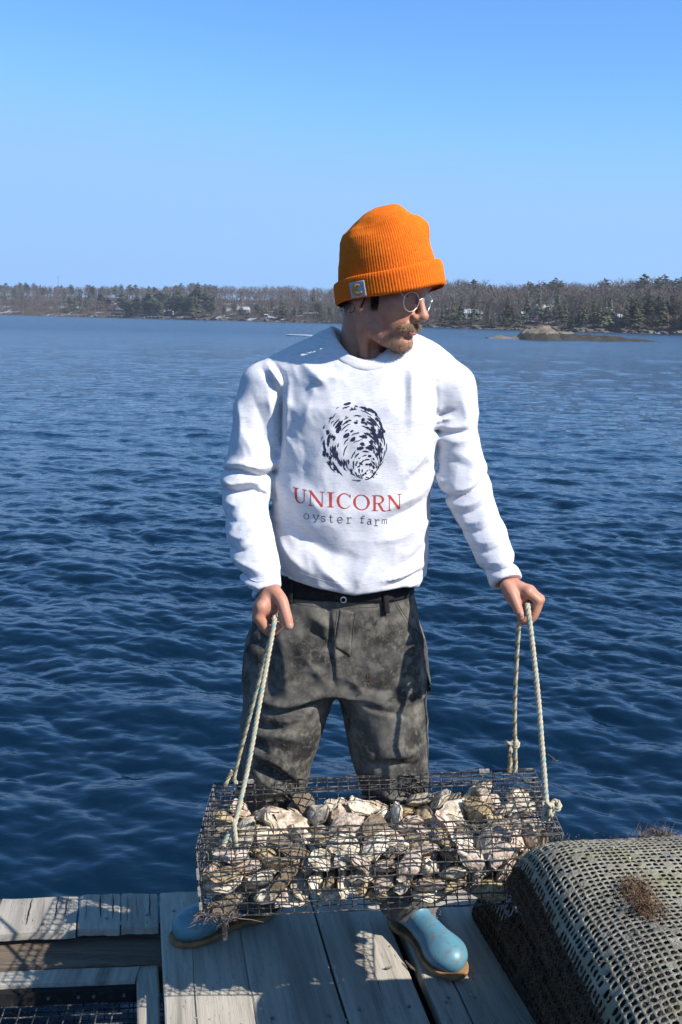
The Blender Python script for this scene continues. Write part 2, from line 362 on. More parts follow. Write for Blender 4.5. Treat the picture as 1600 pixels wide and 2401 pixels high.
X2 = X+1.0*(h1[1]*g1+h2[1]*g2); Y2 = Y+1.0*(h1[2]*g1+h2[2]*g2)
fc = gridfaces(len(rr), len(ang))
V = np.stack([X2, Y2, WZ+Z], -1).reshape(-1, 3)
wm = bpy.data.materials.new('sea_water'); wm.use_nodes = True; t = wm.node_tree; N_ = t.nodes; b = N_['Principled BSDF']
b.inputs['Base Color'].default_value = (.0018, .011, .028, 1); b.inputs['Roughness'].default_value = .06; b.inputs['IOR'].default_value = 1.333
g = N_.new('ShaderNodeNewGeometry'); last = None
for (sx, sy, sc_, det, st, dist) in ((1, 1.6, 9, 3, .35, .03), (.8, 1.5, 1.6, 5, 1.0, .14), (.5, 1.2, .35, 6, 1.0, .32)):
    mp = N_.new('ShaderNodeMapping'); mp.inputs['Scale'].default_value = (sx, sy, 1); mp.inputs['Rotation'].default_value = (0, 0, .35)
    nz = N_.new('ShaderNodeTexNoise'); nz.inputs['Scale'].default_value = sc_; nz.inputs['Detail'].default_value = det
    bp = N_.new('ShaderNodeBump'); bp.inputs['Distance'].default_value = dist
    # ripples only matter away from the sheltered water beside the dock
    ln = N_.new('ShaderNodeVectorMath'); ln.operation = 'LENGTH'; mr = N_.new('ShaderNodeMapRange')
    mr.inputs['From Min'].default_value = {9: 2.5, 1.6: 8, .35: 30}[sc_]; mr.inputs['From Max'].default_value = {9: 10, 1.6: 30, .35: 120}[sc_]; mr.inputs['To Min'].default_value = .12 if sc_ == 9 else 0; mr.inputs['To Max'].default_value = st
    t.links.new(g.outputs['Position'], ln.inputs[0]); t.links.new(ln.outputs['Value'], mr.inputs['Value']); t.links.new(mr.outputs[0], bp.inputs['Strength'])
    t.links.new(g.outputs['Position'], mp.inputs[0]); t.links.new(mp.outputs[0], nz.inputs['Vector']); t.links.new(nz.outputs['Fac'], bp.inputs['Height'])
    if last: t.links.new(last, bp.inputs['Normal'])
    last = bp.outputs[0]
mr = N_.new('ShaderNodeMapRange'); mr.inputs['From Min'].default_value = 15; mr.inputs['From Max'].default_value = 140; mr.inputs['To Min'].default_value = .05; mr.inputs['To Max'].default_value = .24; t.links.new(ln.outputs['Value'], mr.inputs['Value']); t.links.new(mr.outputs[0], b.inputs['Roughness'])
t.links.new(last, b.inputs['Normal'])
wo_ = mk('water', V, fc[:, ::-1], wm); wo_['kind'] = 'structure'
# ================================================================== FAR SHORE
SH = np.array([(-1500, 900), (-700, 820), (0, 703), (200, 640), (400, 579), (600, 530), (750, 492), (880, 400), (1000, 335), (1212, 304), (1400, 280), (1600, 259), (2000, 235), (2600, 215)], float)
def shore(px, t=0.0):
    d = np.interp(px, SH[:, 0], SH[:, 1]); x = (px-800)/F_PX*d; s = 1+t/d
    return np.array([x*s, d*s])
def relief(px, t):
    bank = 1.6*(1-math.exp(-t/4)); H = np.interp(px, [0, 700, 1100, 1600], [14, 12.5, 10, 9.5])+.7*math.sin(px*.013+1)+.5*math.sin(px*.031)
    return -1.2 if t < 0 else (-.35+bank+H*(1-math.exp(-(t/75)**1.4)))
pxs = np.linspace(-1500, 2600, 260); ts = [-12, 0, 3, 8, 16, 28, 45, 70, 100, 140, 200, 320, 600]
V = [[*shore(p, t+(2.2*math.sin(p*.05)+1.5*math.sin(p*.13) if t < 20 else 0)), WZ+relief(p, t)+(.35*math.sin(p*.21+t)+.3*math.sin(p*.083+t*2) if t > 0 else 0)] for p in pxs for t in ts]
M['land'] = mat('land', (.12, .09, .065), .95, .1, noise=[(.09, 5, .45, .62, (.085, .075, .062), .8), (.07, 4, .58, .63, (.62, .65, .70), .85), (.9, 3, .5, .7, (.20, .13, .08), .5)], bump=[(.8, .6, .5)])
land = mk('hills', V, gridfaces(len(pxs), len(ts))[:, ::-1], M['land']); land['kind'] = 'structure'
M['rock'] = mat('rock', (.23, .19, .15), .9, .2, noise=[(.8, 5, .45, .6, (.16, .13, .10), .8), (3, 4, .55, .7, (.44, .40, .34), .6)], bump=[(2.5, .8, .12)])
M['rock_wet'] = mat('rock_wet', (.045, .040, .030), .7, .3, noise=[(1.2, 5, .45, .65, (.075, .062, .04), .8)], bump=[(2.5, .9, .12)])
def boulder(seed, sub=2):
    bm = bmesh.new(); bmesh.ops.create_icosphere(bm, subdivisions=sub, radius=1); r = np.random.default_rng(seed); ks = r.normal(size=(6, 3))*1.6; ph = r.uniform(0, 6, 6)
    V = np.array([v.co[:] for v in bm.verts]); F = np.array([[v.index for v in f.verts] for f in bm.faces]); bm.free()
    V = V*(1+.13*sum(np.sin(V@k+p) for k, p in zip(ks, ph)))[:, None]; V[:, 2] = np.clip(V[:, 2], -.6, .75); return V, F
BL = [boulder(i, 1) for i in range(5)]
mb = MB()
for i in range(900):
    px = random.uniform(-900, 2300); t = random.uniform(-1.5, 3.5)**1; p = shore(px, t+2.2*math.sin(px*.05)+1.5*math.sin(px*.13)); V, F = random.choice(BL); s = random.uniform(.25, 1.0)*(1.5 if random.random() < .12 else 1)
    a = random.uniform(0, 6); R = np.array([[math.cos(a), -math.sin(a), 0], [math.sin(a), math.cos(a), 0], [0, 0, 1]])
    mb.add((V*np.array([1.6, 1, .6])*s)@R.T+[p[0], p[1], WZ+relief(px, max(t, 0))+.1], F)
o = mb.build('shore_rocks', M['rock'], smooth=False); tag(o, 'band of brown rocks along the far waterline', 'rocks', kind='stuff')
# --- bare woodland: grey leafless trees, one mass
M['bare'] = mat('bare', (.175, .145, .125), .95, .1, noise=[(.06, 4, .42, .62, (.23, .20, .185), .8), (.4, 3, .5, .7, (.115, .092, .075), .7)])
def bare_proto(seed, nb=11, nt_=6, nk=2, fat=1.0):
    r = np.random.default_rng(seed); V = []; F = []
    def blade(a, b, w0, w1):
        a, b = np.array(a), np.array(b); d = b-a; s = np.cross(d, r.normal(size=3)); s /= np.linalg.norm(s)+1e-9; n = len(V)
        V.extend([a-s*w0, a+s*w0, b+s*w1, b-s*w1]); F.append([n, n+1, n+2, n+3])
    blade([0, 0, 0], [r.normal()*.03, r.normal()*.03, .55], .016, .010); blade([0, 0, .5], [r.normal()*.05, r.normal()*.05, .95], .010, .003)
    for i in range(nb):
        z = r.uniform(.22, .8); a = r.uniform(0, 6.28); L = (.42-.28*z)*r.uniform(.7, 1.2); e = np.array([math.cos(a)*L*.7, math.sin(a)*L*.7, z+L*.75]); blade([0, 0, z], e, .006, .003)
        for j in range(nt_):
            q = np.array([0, 0, z])+(e-[0, 0, z])*r.uniform(.35, 1); f = q+r.normal(size=3)*[.07, .07, .03]+[0, 0, .09]; blade(q, f, .0035*fat, .002*fat)
            for k in range(nk): g_ = f+r.normal(size=3)*[.05, .05, .03]+[0, 0, .04]; blade(f, g_, .0028*fat, .0016*fat)
    return np.array(V), np.array(F)
BP = [bare_proto(i) for i in range(7)]; BPs = [bare_proto(30+i, 7, 4, 1, 2.2) for i in range(7)]
mb = MB()
for i in range(3600):
    px = random.uniform(-350, 1950); t = 8+165*random.random()**.9; p = shore(px, t); h = random.uniform(6.5, 9.5); V, F = random.choice(BP if t < 35 else BPs); a = random.uniform(0, 6)
    R = np.array([[math.cos(a), -math.sin(a), 0], [math.sin(a), math.cos(a), 0], [0, 0, 1]]); mb.add((V*[h*1.15, h*1.15, h])@R.T+[p[0], p[1], WZ+relief(px, t)-.3], F)
for i in range(1700):
    px = random.uniform(-300, 1900); t = 5+70*random.random(); p = shore(px, t); h = random.uniform(2.2, 4.5); V, F = random.choice(BPs); a = random.uniform(0, 6)
    R = np.array([[math.cos(a), -math.sin(a), 0], [math.sin(a), math.cos(a), 0], [0, 0, 1]]); mb.add((V*[h*2.2, h*2.2, h])@R.T+[p[0], p[1], WZ+relief(px, t)-.9], F)
o = mb.build('bare_woodland', M['bare']); tag(o, 'grey-brown leafless woodland covering the far hillside', 'woodland', kind='stuff')
# --- evergreens: each a thing
ALB = .9
M['needle'] = mat('needle', (.095, .105, .062), .9, .1, noise=[(.5, 3, .4, .6, (.065, .075, .045), .8)], rand=.45)
M['needle_warm'] = mat('needle_warm', (.115, .11, .055), .9, .1, noise=[(.5, 3, .4, .6, (.05, .055, .025), .8)], rand=.4)
M['bark'] = mat('bark', (.12, .09, .07), .9)
def crown_proto(seed, kind):
    r = np.random.default_rng(seed); V = []; F = []; lv = 15 if kind == 0 else 10
    for i in range(lv):
        f = i/(lv-1); z = (.18 if kind == 0 else .35)+f*(.80 if kind == 0 else .6)
        R = (.20*(1-f)**.8+.02) if kind == 0 else .24*math.sin(math.pi*(.18+.76*f))**.8
        for j in range(9):
            a = r.uniform(0, 6.28); L = R*r.uniform(.45, 1.25); w_ = L*.35+.012; zz = z+r.normal()*.015
            d = np.array([math.cos(a), math.sin(a), 0]); s = np.array([-d[1], d[0], 0]); droop = (-.25 if kind == 0 else .12)*L; th = .018+.05*L
            b0 = d*L*.15+[0, 0, zz]; tip = d*L+[0, 0, zz+droop+r.normal()*.01]; mid = d*L*.6+[0, 0, zz+droop*.4]
            n = len(V); V.extend([b0, mid+s*w_+[0, 0, r.normal()*.01], tip, mid-s*w_+[0, 0, r.normal()*.01], mid+[0, 0, th], mid-[0, 0, th*.6]])
            F.extend([[n, n+1, n+4], [n+1, n+2, n+4], [n+2, n+3, n+4], [n+3, n, n+4], [n, n+5, n+1], [n+1, n+5, n+2], [n+2, n+5, n+3], [n+3, n+5, n]])
    return mesh('crown', V, F, False)
CR = {0: [crown_proto(i, 0) for i in range(6)], 1: [crown_proto(20+i, 1) for i in range(6)]}
tk = MB().tube([[0, 0, -.05], [.003, 0, .5], [0, 0, .97]], [.014, .010, .003], 6).build('trunk', M['bark']); TK = tk.data; bpy.data.objects.remove(tk)
def evergreen(px, t, h, kind, label, group, warm=False, wide=1.0):
    p = shore(px, t); o = thing('pine_tree', label, 'tree', (p[0], p[1], WZ+relief(px, t)-.2), group); o.rotation_euler = (random.uniform(-.03, .03), random.uniform(-.03, .03), random.uniform(0, 6)); o.scale = (h*wide, h*wide, h)
    me = random.choice(CR[kind]); key = (me.name, warm)
    if key not in EV: c = me.copy(); c.materials.clear(); c.materials.append(M['needle_warm' if warm else 'needle']); EV[key] = c
    link('crown', EV[key], None, o); link('trunk', TK, None, o)
EV = {}
_U1 = 'first second third fourth fifth sixth seventh eighth ninth tenth eleventh twelfth thirteenth fourteenth fifteenth sixteenth seventeenth eighteenth nineteenth'.split(); _U0 = 'one two three four five six seven eight nine'.split()
def word(n):
    if n > 100: return 'hundred-and-'+word(n-100)
    if n == 100: return 'hundredth'
    if n < 20: return _U1[n-1]
    t_, u_ = divmod(n, 10); b_ = 'twent thirt fort fift sixt sevent eight ninet'.split()[t_-2]
    return b_+'ieth' if u_ == 0 else b_+'y-'+_U1[u_-1]
WORDS = [word(i) for i in range(1, 160)]
def ordinals(group, fmt):
    L = sorted([o for o in COL.objects if o.get('group') == group], key=lambda o: o.location.x/o.location.y)
    for i, o in enumerate(L): o['label'] = fmt.format(WORDS[i])
G = {'L': ('dark evergreen in the dense dark clump of the left shore, below the ridge', 'evergreens of the left shore clump'),
     'R': ('dark evergreen at the water in the dense clump on the far right shore', 'evergreens of the far right clump'),
     'M': ('dark spire-shaped evergreen standing near the waterline between the man and the far right clump', 'waterside evergreens right of the man'),
     'm': ('small dark evergreen among grey woods and houses left of the man', 'waterside evergreens left of the man'),
     'T': ('small dark evergreen on the distant wooded ridge at the left', 'evergreens on the left ridge'),
     't': ('round-topped evergreen rising above the grey woods on the right skyline', 'evergreens on the right skyline')}
for i in range(58): evergreen(random.triangular(195, 535, 430), random.uniform(3, 40), random.uniform(7, 13), random.choice((0, 1, 1)), *G['L'], wide=1.5)
for i in range(42): evergreen(random.uniform(1445, 1660), random.uniform(3, 26), random.uniform(6, 9.8), random.choice((0, 0, 1)), *G['R'], warm=random.random() < .45, wide=1.3)
for px, t, h in ((1020, 5, 8), (1048, 8, 9.5), (1066, 6, 10.5), (1100, 9, 11), (1128, 12, 7), (1160, 5, 7), (1174, 7, 11), (1180, 10, 9), (1222, 12, 11), (1245, 14, 12), (1262, 20, 9.5), (1290, 14, 12.5), (1305, 10, 9), (1338, 6, 10), (1352, 9, 8), (1368, 7, 10), (1385, 9, 9), (1400, 5, 9.5), (1412, 8, 10.5), (1458, 24, 11), (1030, 20, 7), (1140, 3, 6), (1205, 4, 6.5), (1320, 4, 6), (1090, 3, 5.5)):
    evergreen(px+random.uniform(-4, 4), t, h*.82, 0, *G['M'], warm=random.random() < .25)
for px, t, h in ((560, 6, 7), (598, 9, 8), (655, 12, 12), (662, 10, 9), (700, 30, 9), (728, 28, 13), (735, 20, 8), (745, 14, 9), (640, 5, 6), (545, 14, 8), (520, 5, 7), (575, 4, 5), (682, 8, 6), (610, 5, 5), (500, 22, 9), (630, 30, 8), (765, 8, 7)):
    evergreen(px, t, h, 0 if h > 8 else 1, *G['m'])
for i in range(75): evergreen(random.uniform(-40, 510), random.uniform(120, 190), random.uniform(7, 11), 1, *G['T'], wide=1.25)
for i in range(30): evergreen(random.uniform(-30, 240), random.uniform(20, 120), random.uniform(7, 11), random.choice((0, 1)), *G['T'], wide=1.1)
for px, h in ((1093, 12.5), (1130, 11), (1172, 10), (1186, 10), (1222, 12.5), (1255, 12), (1280, 13.5), (1268, 12), (1292, 12), (1393, 13), (1480, 14), (1515, 13), (1528, 14), (1545, 12), (1556, 13), (1570, 13.5), (1585, 14.5), (1600, 14), (1620, 14), (1240, 11), (680, 10)):
    evergreen(px, random.uniform(75, 105), h*.78, 1, *G['t'], warm=random.random() < .3, wide=1.2)
ordinals(G['L'][1], '{} from left of the dark evergreens massed on the left shore')
ordinals(G['R'][1], '{} from the left of the dark evergreens massed on the far right shore')
ordinals(G['T'][1], '{} from left of the small evergreens on the distant left ridge')
ordinals(G['M'][1], '{} from left of the slender waterside evergreens right of the man')
ordinals(G['m'][1], '{} from left of the evergreens amid houses left of the man')
ordinals(G['t'][1], '{} from the left of the evergreens poking above the grey woods on the skyline')
ALB = .69
# --- houses, docks, mast
M['house_white'] = mat('house_white', (.45, .45, .44), .8); M['house_grey'] = mat('house_grey', (.30, .31, .33), .8); M['roof'] = mat('roof', (.16, .15, .15), .8); M['snow_roof'] = mat('snow_roof', (.58, .60, .63), .8); M['pane'] = mat('pane', (.02, .03, .04), .1)
def house(px, t, w_, d_, h_, wall, roof, label, dz=0):
    w_ *= .65; d_ *= .65; h_ *= .62; t += 8
    p = shore(px, t); o = thing('house', label, 'house', (p[0], p[1], WZ+relief(px, t)+dz), 'houses on the far shore', random.uniform(-.5, .5))
    MB().box((0, 0, h_/2), (w_/2, d_/2, h_/2)).build('wall', wall, o)
    V = [[x*(w_/2+.3), y*(d_/2+.3), h_] for x in (-1, 1) for y in (-1, 1)]+[[-w_/2-.3, 0, h_+d_*.38], [w_/2+.3, 0, h_+d_*.38]]
    mk('roof', np.array(V), [np.array([[0, 4, 1], [2, 3, 5]]), np.array([[0, 2, 5, 4], [1, 4, 5, 3], [0, 1, 3, 2]])], roof, o, False)
    n = max(2, int(w_/2.6))
    for i in range(n): MB().box(((i+.5)/n*w_-w_/2, -d_/2-.02, h_*.55), (.28, .04, .38)).build('window', M['pane'], o)
house(285, 8, 9, 6, 3.4, M['house_grey'], M['roof'], 'grey waterside house right of the dark evergreen clump on the left shore')
house(385, 4, 14, 6, 2.6, M['house_white'], M['snow_roof'], 'long white-roofed building at the water left of the man')
#house(328, 22, 8, 6, 3.5, M['house_white'], M['snow_roof'], 'white house half hidden in grey trees above the left shore')
#house(520, 16, 8, 5, 2.6, M['house_white'], M['snow_roof'], 'low white house behind small evergreens left of the man')
house(565, 12, 10, 6, 2.8, M['house_white'], M['snow_roof'], 'white house nearest the man on the left shore', 1)
house(618, 3, 2, 2, 2, M['house_white'], M['house_white'], 'tiny white shed at the waterline left of the man')
house(1262, 16, 10, 6, 3.2, M['house_white'], M['snow_roof'], 'white house between evergreens directly above the rock islet', 1.2)
house(1225, 12, 8, 5, 2.6, M['house_grey'], M['snow_roof'], 'pale grey house between evergreens left of the islet')
house(1090, 14, 9, 6, 2.8, M['house_white'], M['snow_roof'], 'snowy-roofed white house just right of the man on the far shore')
house(1436, 14, 5, 4, 1.8, M['house_white'], M['snow_roof'], 'small white cottage beside the far right evergreen clump')
#house(1052, 10, 6, 5, 2.2, M['house_grey'], M['snow_roof'], 'small grey house just right of the glasses on the far shore')
M['pier'] = mat('pier', (.30, .28, .26), .9)
def pier(px, L, label):
    p = shore(px, -4); o = thing('pier', label, 'pier', (p[0], p[1], WZ), 'piers on the far shore')
    MB().box((0, 0, 1.15), (L/2, .8, .12)).build('deck', M['pier'], o)
    for i in range(int(L/2.2)+1):
        MB().tube([[-L/2+i*2.2, -.7, -1], [-L/2+i*2.2, -.7, 1.7]], .09, 6).build('piling', M['pier'], o)
pier(180, 15, 'low wooden pier at the water below the left evergreen clump'); pier(275, 8, 'short pier in front of the grey waterside house'); pier(372, 13, 'wooden pier below the long white-roofed building')
p = shore(141, 150); o = thing('radio_mast', 'thin radio mast rising above the distant left ridge', 'mast', (p[0], p[1], WZ+relief(141, 150)))
MB().tube([[0, 0, 0], [0, 0, 16.5]], [.25, .12], 6).build('mast_pole', M['pier'], o); MB().box((0, 0, 15.5), (.7, .12, .12)).box((0, 0, 14.3), (.5, .12, .12)).build('crossbar', M['pier'], o)
# --- low islet
ip = on(1300, 797, WZ); iy = ip[1]; sc_ = iy/F_PX
prof = np.array([(1135, 1), (1160, 5), (1180, 3), (1198, 6), (1208, 14), (1222, 20), (1255, 23), (1275, 22), (1290, 15), (1330, 15), (1360, 14), (1390, 11), (1420, 8), (1440, 9), (1455, 6), (1475, 6), (1500, 4), (1520, 0)], float)
nu, nv = 190, 26; V = []
r = np.random.default_rng(4); ks = r.normal(size=(8, 2))*[1.3, 1.3]; ph = r.uniform(0, 6, 8); ks2 = r.normal(size=(8, 2))*4
for i in range(nu):
    px = 1128+(1525-1128)*i/(nu-1); x = (px-800)*sc_+.25; H = np.interp(px, prof[:, 0], prof[:, 1])*sc_
    for j in range(nv):
        v = j/(nv-1)*2-1; q = np.array([x, v*3]); nz = sum(math.sin(k@q+p) for k, p in zip(ks, ph))*.10+sum(math.sin(k@q+p) for k, p in zip(ks2, ph))*.035
        V.append([x, iy+v*(2.2+H*1.5)+1.5, WZ-.12+(H+.16)*max(0, 1-abs(v)**2.2)*(1+nz*.8)])
V = np.array(V); isl = thing('rock_islet', 'low rocky islet with dark seaweed skirt and pale top, right of the man', 'islet', (0, 0, 0))
zf = V[:, 2].reshape(nu, nv)
FF = gridfaces(nu, nv)[:, ::-1]; pale = (V[FF].mean(1)[:, 2] > WZ+.80) | (V[FF].mean(1)[:, 0] < (1200-800)*sc_)
mk('wet_rock', V, FF[~pale], M['rock_wet'], isl, False); mk('dry_rock', V, FF[pale], M['rock'], isl, False)
# distant white float at the left of the man
fp = on(702, 788, WZ); o = thing('float', 'small low white float lying on the water just left of the man\'s shoulder', 'float', (fp[0], fp[1], WZ))
M['foam'] = mat('foam', (.8, .82, .84), .6)
V, F = boulder(9, 3); mk('hull', V*[1.35, .5, .14]+[0, 0, .05], F, M['foam'], o); mk('rim', V*[1.42, .56, .05]+[0, 0, .12], F, M['foam'], o)
# ================================================================== DOCK
M['wood'] = mat('wood', (.57, .52, .44), .85, .2, stretch=(1, .06, 1), rand=.12,
    noise=[(60, 6, .40, .62, (.37, .335, .285), .75), (260, 4, .46, .66, (.57, .54, .47), .6), (9, 5, .52, .68, (.24, .215, .18), .65), (18, 4, .60, .72, (.16, .145, .125), .7), (420, 2, .68, .72, (.07, .06, .05), .9)], bump=[(300, .6, .002), (60, .4, .003)])
M['wood_brown'] = mat('wood_brown', (.22, .17, .125), .9, .15, stretch=(.06, 1, 1), rand=.1, noise=[(70, 6, .4, .62, (.13, .10, .08), .8), (300, 4, .5, .66, (.30, .25, .20), .6)], bump=[(300, .6, .002)])
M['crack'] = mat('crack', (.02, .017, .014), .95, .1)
M['nailhead'] = mat('nailhead', (.30, .29, .28), .5, .5, metal=.6)
DA = math.radians(11.5)                                   # dock boards run away from the camera, turned 11.5 degrees left
Bx = np.array([math.cos(DA), math.sin(DA)]); Ay = np.array([-math.sin(DA), math.cos(DA)])
def edge_t(s_): return 2.729*math.cos(DA)+0+(s_*(.0987*math.cos(DA)-math.sin(DA)))/(math.cos(DA)+.0987*math.sin(DA))+.02   # water-side end of a board at cross position s
def sT(px, py, z=0): p = on(px, py, z); return float(p[:2]@Bx), float(p[:2]@Ay)
dock = setting('dock'); dock.rotation_euler = (0, 0, DA)
def plank(s0, s1, t0, t1, z=0.0, th=.04, m='wood', seed=0, name='plank', par=dock, cracks=3, jag=.004, skew=0):
    """board in dock coordinates (x=s across, y=t along)"""
    r = np.random.default_rng(seed+int(abs(s0)*1e4)); W = s1-s0; ns, ntt = 9, max(6, int((t1-t0)/.06)); b = .004
    xs = np.concatenate([[0, b], np.linspace(b, W-b, ns)[1:-1], [W-b, W]]); ys = np.linspace(t0, t1, ntt); V = []
    e0 = np.convolve(r.normal(size=len(xs)+4), np.ones(3)/3, 'same')[2:-2]*jag; e1 = np.convolve(r.normal(size=len(xs)+4), np.ones(3)/3, 'same')[2:-2]*jag
    wav0 = np.cumsum(r.normal(size=ntt))*.0006; wav1 = np.cumsum(r.normal(size=ntt))*.0006; cup = r.uniform(-.002, .002)
    nx = len(xs)
    for j, y in enumerate(ys):
        for i, x in enumerate(xs):
            yy = y+(e0[i] if j == 0 else 0)+(e1[i] if j == ntt-1 else 0)+skew*(x)
            zz = z+cup*math.cos((x/W-.5)*math.pi)+r.normal()*.0004-(.003 if i in (0, nx-1) else 0)-(.003 if j in (0, ntt-1) else 0)
            V.append([s0+x+wav0[j]*(1-x/W)+wav1[j]*x/W, yy, zz])
    n = len(V); V += [[a, b_, z-th] for a, b_, _ in V]
    F = gridfaces(ntt, nx)[:, ::-1]; Fb = gridfaces(ntt, nx)+n
    per = [i for i in range(nx)]+[j*nx+nx-1 for j in range(1, ntt)]+[(ntt-1)*nx+i for i in range(nx-2, -1, -1)]+[j*nx for j in range(ntt-2, 0, -1)]
    S = [[per[k], per[k]+n, per[(k+1) % len(per)]+n, per[(k+1) % len(per)]] for k in range(len(per))]
    o = mk(name, V, np.concatenate([F, Fb, np.array(S)[:, ::-1]]), M[m], par, False)
    mb = MB()
    for c in range(cracks):                               # drying checks: thin dark slots along the grain
        x = s0+W*r.uniform(.08, .92); y = r.uniform(t0+.02, max(t0+.04, t1-.25)); L = min(r.uniform(.12, .6), t1-y-.015); m_ = 14; wv = np.cumsum(r.normal(size=m_))*.0007; ww = np.sin(np.linspace(.15, math.pi-.1, m_))**.7*r.uniform(.0006, .0017)
        yy = np.linspace(y, y+L, m_); Vc = np.concatenate([np.stack([x+wv-ww, yy, np.full(m_, z+.0035)], 1), np.stack([x+wv+ww, yy, np.full(m_, z+.0035)], 1)])
        mb.add(Vc, [[i, m_+i, m_+i+1, i+1] for i in range(m_-1)])
    if cracks and False: pass
    if cracks: mb.build('crack', M['crack'], o)
    return o
def nail(s_, t_, z, o): MB().tube([[s_, t_, z-.002], [s_, t_, z+.003]], .0042, 8).build('nail', M['nailhead'], o)
# main deck boards (walked on), water side to behind the camera
for k, (a, b_) in enumerate(((.048, .252), (.256, .457), (.461, .650), (.682, .742), (.746, .95), (.955, 1.15), (1.155, 1.35), (1.355, 1.56), (1.565, 1.76))):
    o = plank(a, b_, .2, edge_t((a+b_)/2), seed=k, cracks=6 if b_-a > .1 else 2, skew=-.10)
    for t_ in (2.58, 2.10): nail(a+.035, t_+.01*math.sin(k*3), .001, o); nail(b_-.035, t_-.012, .001, o)
# joist down the wide gap, the gap's shade put into its near-black colour
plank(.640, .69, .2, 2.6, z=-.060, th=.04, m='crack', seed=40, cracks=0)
# left bay: short boards at the water side, beam, ledge and open well
t0 = sT(280, 2182)[1]
for k, (a, b_) in enumerate(((-.80, -.605), (-.60, -.392), (-.387, -.176), (-.171, -.061), (-.057, .040))):
    o = plank(a, b_, t0+.022-.10*((a+b_)/2+.1), edge_t((a+b_)/2), seed=60+k, cracks=3, skew=-.10, th=.022)
    nail((a+b_)/2+.02, t0+.06, .001, o)
skw = 5.6-11.5
def cross_beam(z, th, ya, yb, xa, xb, m, name, seed):     # timber running along the dock edge
    r = np.random.default_rng(seed); n = 30; V = []
    for i in range(n):
        x = xa+(xb-xa)*i/(n-1); off = .0977*x
        for (yy, zz) in ((ya, z), (yb, z), (yb, z-th), (ya, z-th)): V.append([x, yy+off+r.normal()*.0007, zz+r.normal()*.0005])
    F = gridfaces(n, 4, wrapv=True); V = np.array(V)
    ends = [[0, 3, 2, 1], [4*(n-1)+j for j in range(4)]]
    o = mk(name, V, np.concatenate([F[:, ::-1], np.array(ends)]), M[m], dockx, False); return o
dockx = setting('dock_frame')
yA = on(180, 2203, -.045); yB = on(180, 2266, -.045); yC = on(180, 2286, -.05); yD = on(180, 2303, -.05)
f = lambda p: p[1]-.0977*p[0]
cross_beam(-.043, .09, f(yB)+.004, f(yA)+.06, -1.6, -.415, 'wood_brown', 'beam', 1)
cross_beam(-.050, .05, f(yD), f(yB)-.002, -1.6, -.495, 'wood', 'ledge', 2)
# right frame of the well
xr0, yr = on(322, 2300, -.05)[:2]
o = plank(-.020, .032, .9, sT(330, 2262, -.05)[1]+.03, z=-.052, th=.06, seed=80, cracks=1, name='frame_board')
# debris in the joint between the bays and wood scraps
plank(-.8, .03, .2, t0-.1, z=-.40, th=.03, m='wood_brown', seed=81, cracks=0, name='lower_board')
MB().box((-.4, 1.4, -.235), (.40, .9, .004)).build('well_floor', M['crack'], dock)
cx, cy = on(300, 2318, -.07)[:2]
# black liner rail with bolts at the far side of the well
rail = MB()
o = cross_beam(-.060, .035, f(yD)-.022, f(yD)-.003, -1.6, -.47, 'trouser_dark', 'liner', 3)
for px in (118, 187, 222, 292): p = on(px, 2318, -.06); MB().tube([[p[0], f(yD)-.026+.0977*p[0], -.075], [p[0], f(yD)-.020+.0977*p[0], -.075]], .004, 10).build('bolt', M['nailhead'], dockx)
# submerged-looking wire crate inside the well
well = thing('wire_crate', 'dark wire crate sunk in the open well at the lower left of the dock', 'crate', (0, 0, 0)); 
def wire(mb, a, b_, r_, wob=.0012, seg=.05, n=5, rg=RNG):
    a, b_ = np.array(a, float), np.array(b_, float); L = np.linalg.norm(b_-a); m = max(3, int(L/seg)+1); P = a+(b_-a)*np.linspace(0, 1, m)[:, None]
    P[1:-1] += rg.normal(size=(m-2, 3))*wob; mb.tube(P, r_*(1+.12*rg.normal(size=m)), n)
c0 = np.array([*on(0, 2316, -.095)[:2]]); ux = np.array([1, .0977]); uy = np.array([-.0977, 1])
top = MB()
for i in range(24): s_ = -.35+i*.038; wire(top, [*(c0+ux*s_), -.095], [*(c0+ux*s_-uy*.75), -.095], .0022)
for j in range(20): s_ = -j*.038; wire(top, [*(c0+ux*-.35+uy*s_), -.097], [*(c0+ux*.49+uy*s_), -.097], .0022)
top.build('lid_mesh', M['wire'], well)
bk = MB()
for i in range(24): s_ = -.35+i*.038; wire(bk, [*(c0+ux*s_), -.11], [*(c0+ux*s_), -.23], .002)
for j in range(1, 4): wire(bk, [*(c0+ux*-.35), -.11-j*.03], [*(c0+ux*.49), -.11-j*.03], .002)
bk.build('side_mesh', M['wire'], well)
# scraps of wood and grit lying on the boards
def scrap(px, py, L, a, z=.004, label=''):
    p = on(px, py, z); r = np.random.default_rng(int(px)); P = np.array([[p[0]+math.cos(a)*L*(t-.5), p[1]+math.sin(a)*L*(t-.5)+r.normal()*.001, z+.003+abs(r.normal())*.001] for t in np.linspace(0, 1, 6)])
    o = MB().tube(P, [.001, .003, .0035, .003, .0025, .0008], 5).build('wood_scrap', M['wood_brown']); tag(o, label, 'scrap')
scrap(962, 2268, .045, 2.1, label='curled dark splinter on the board left of the right-hand clog')
scrap(912, 2272, .02, .3, label='tiny dark chip on the sunlit board beside the splinter')
M['clipm2'] = mat('grit', (.5, .46, .38), .8); mb = MB(); VB, FB = boulder(3, 1)
for i in range(300):
    s_ = random.uniform(-.6, 1.0); t_ = random.uniform(1.9, edge_t(s_)-.02) if s_ > .05 else random.uniform(t0+.02, edge_t(s_)-.02); q = Bx*s_+Ay*t_; z_ = .003
    mb.add(VB*random.uniform(.0006, .0022)**1.0*(.6 if s_ < .05 else 1)*np.array([1.3, 1, .6])+[q[0], q[1], z_], FB)
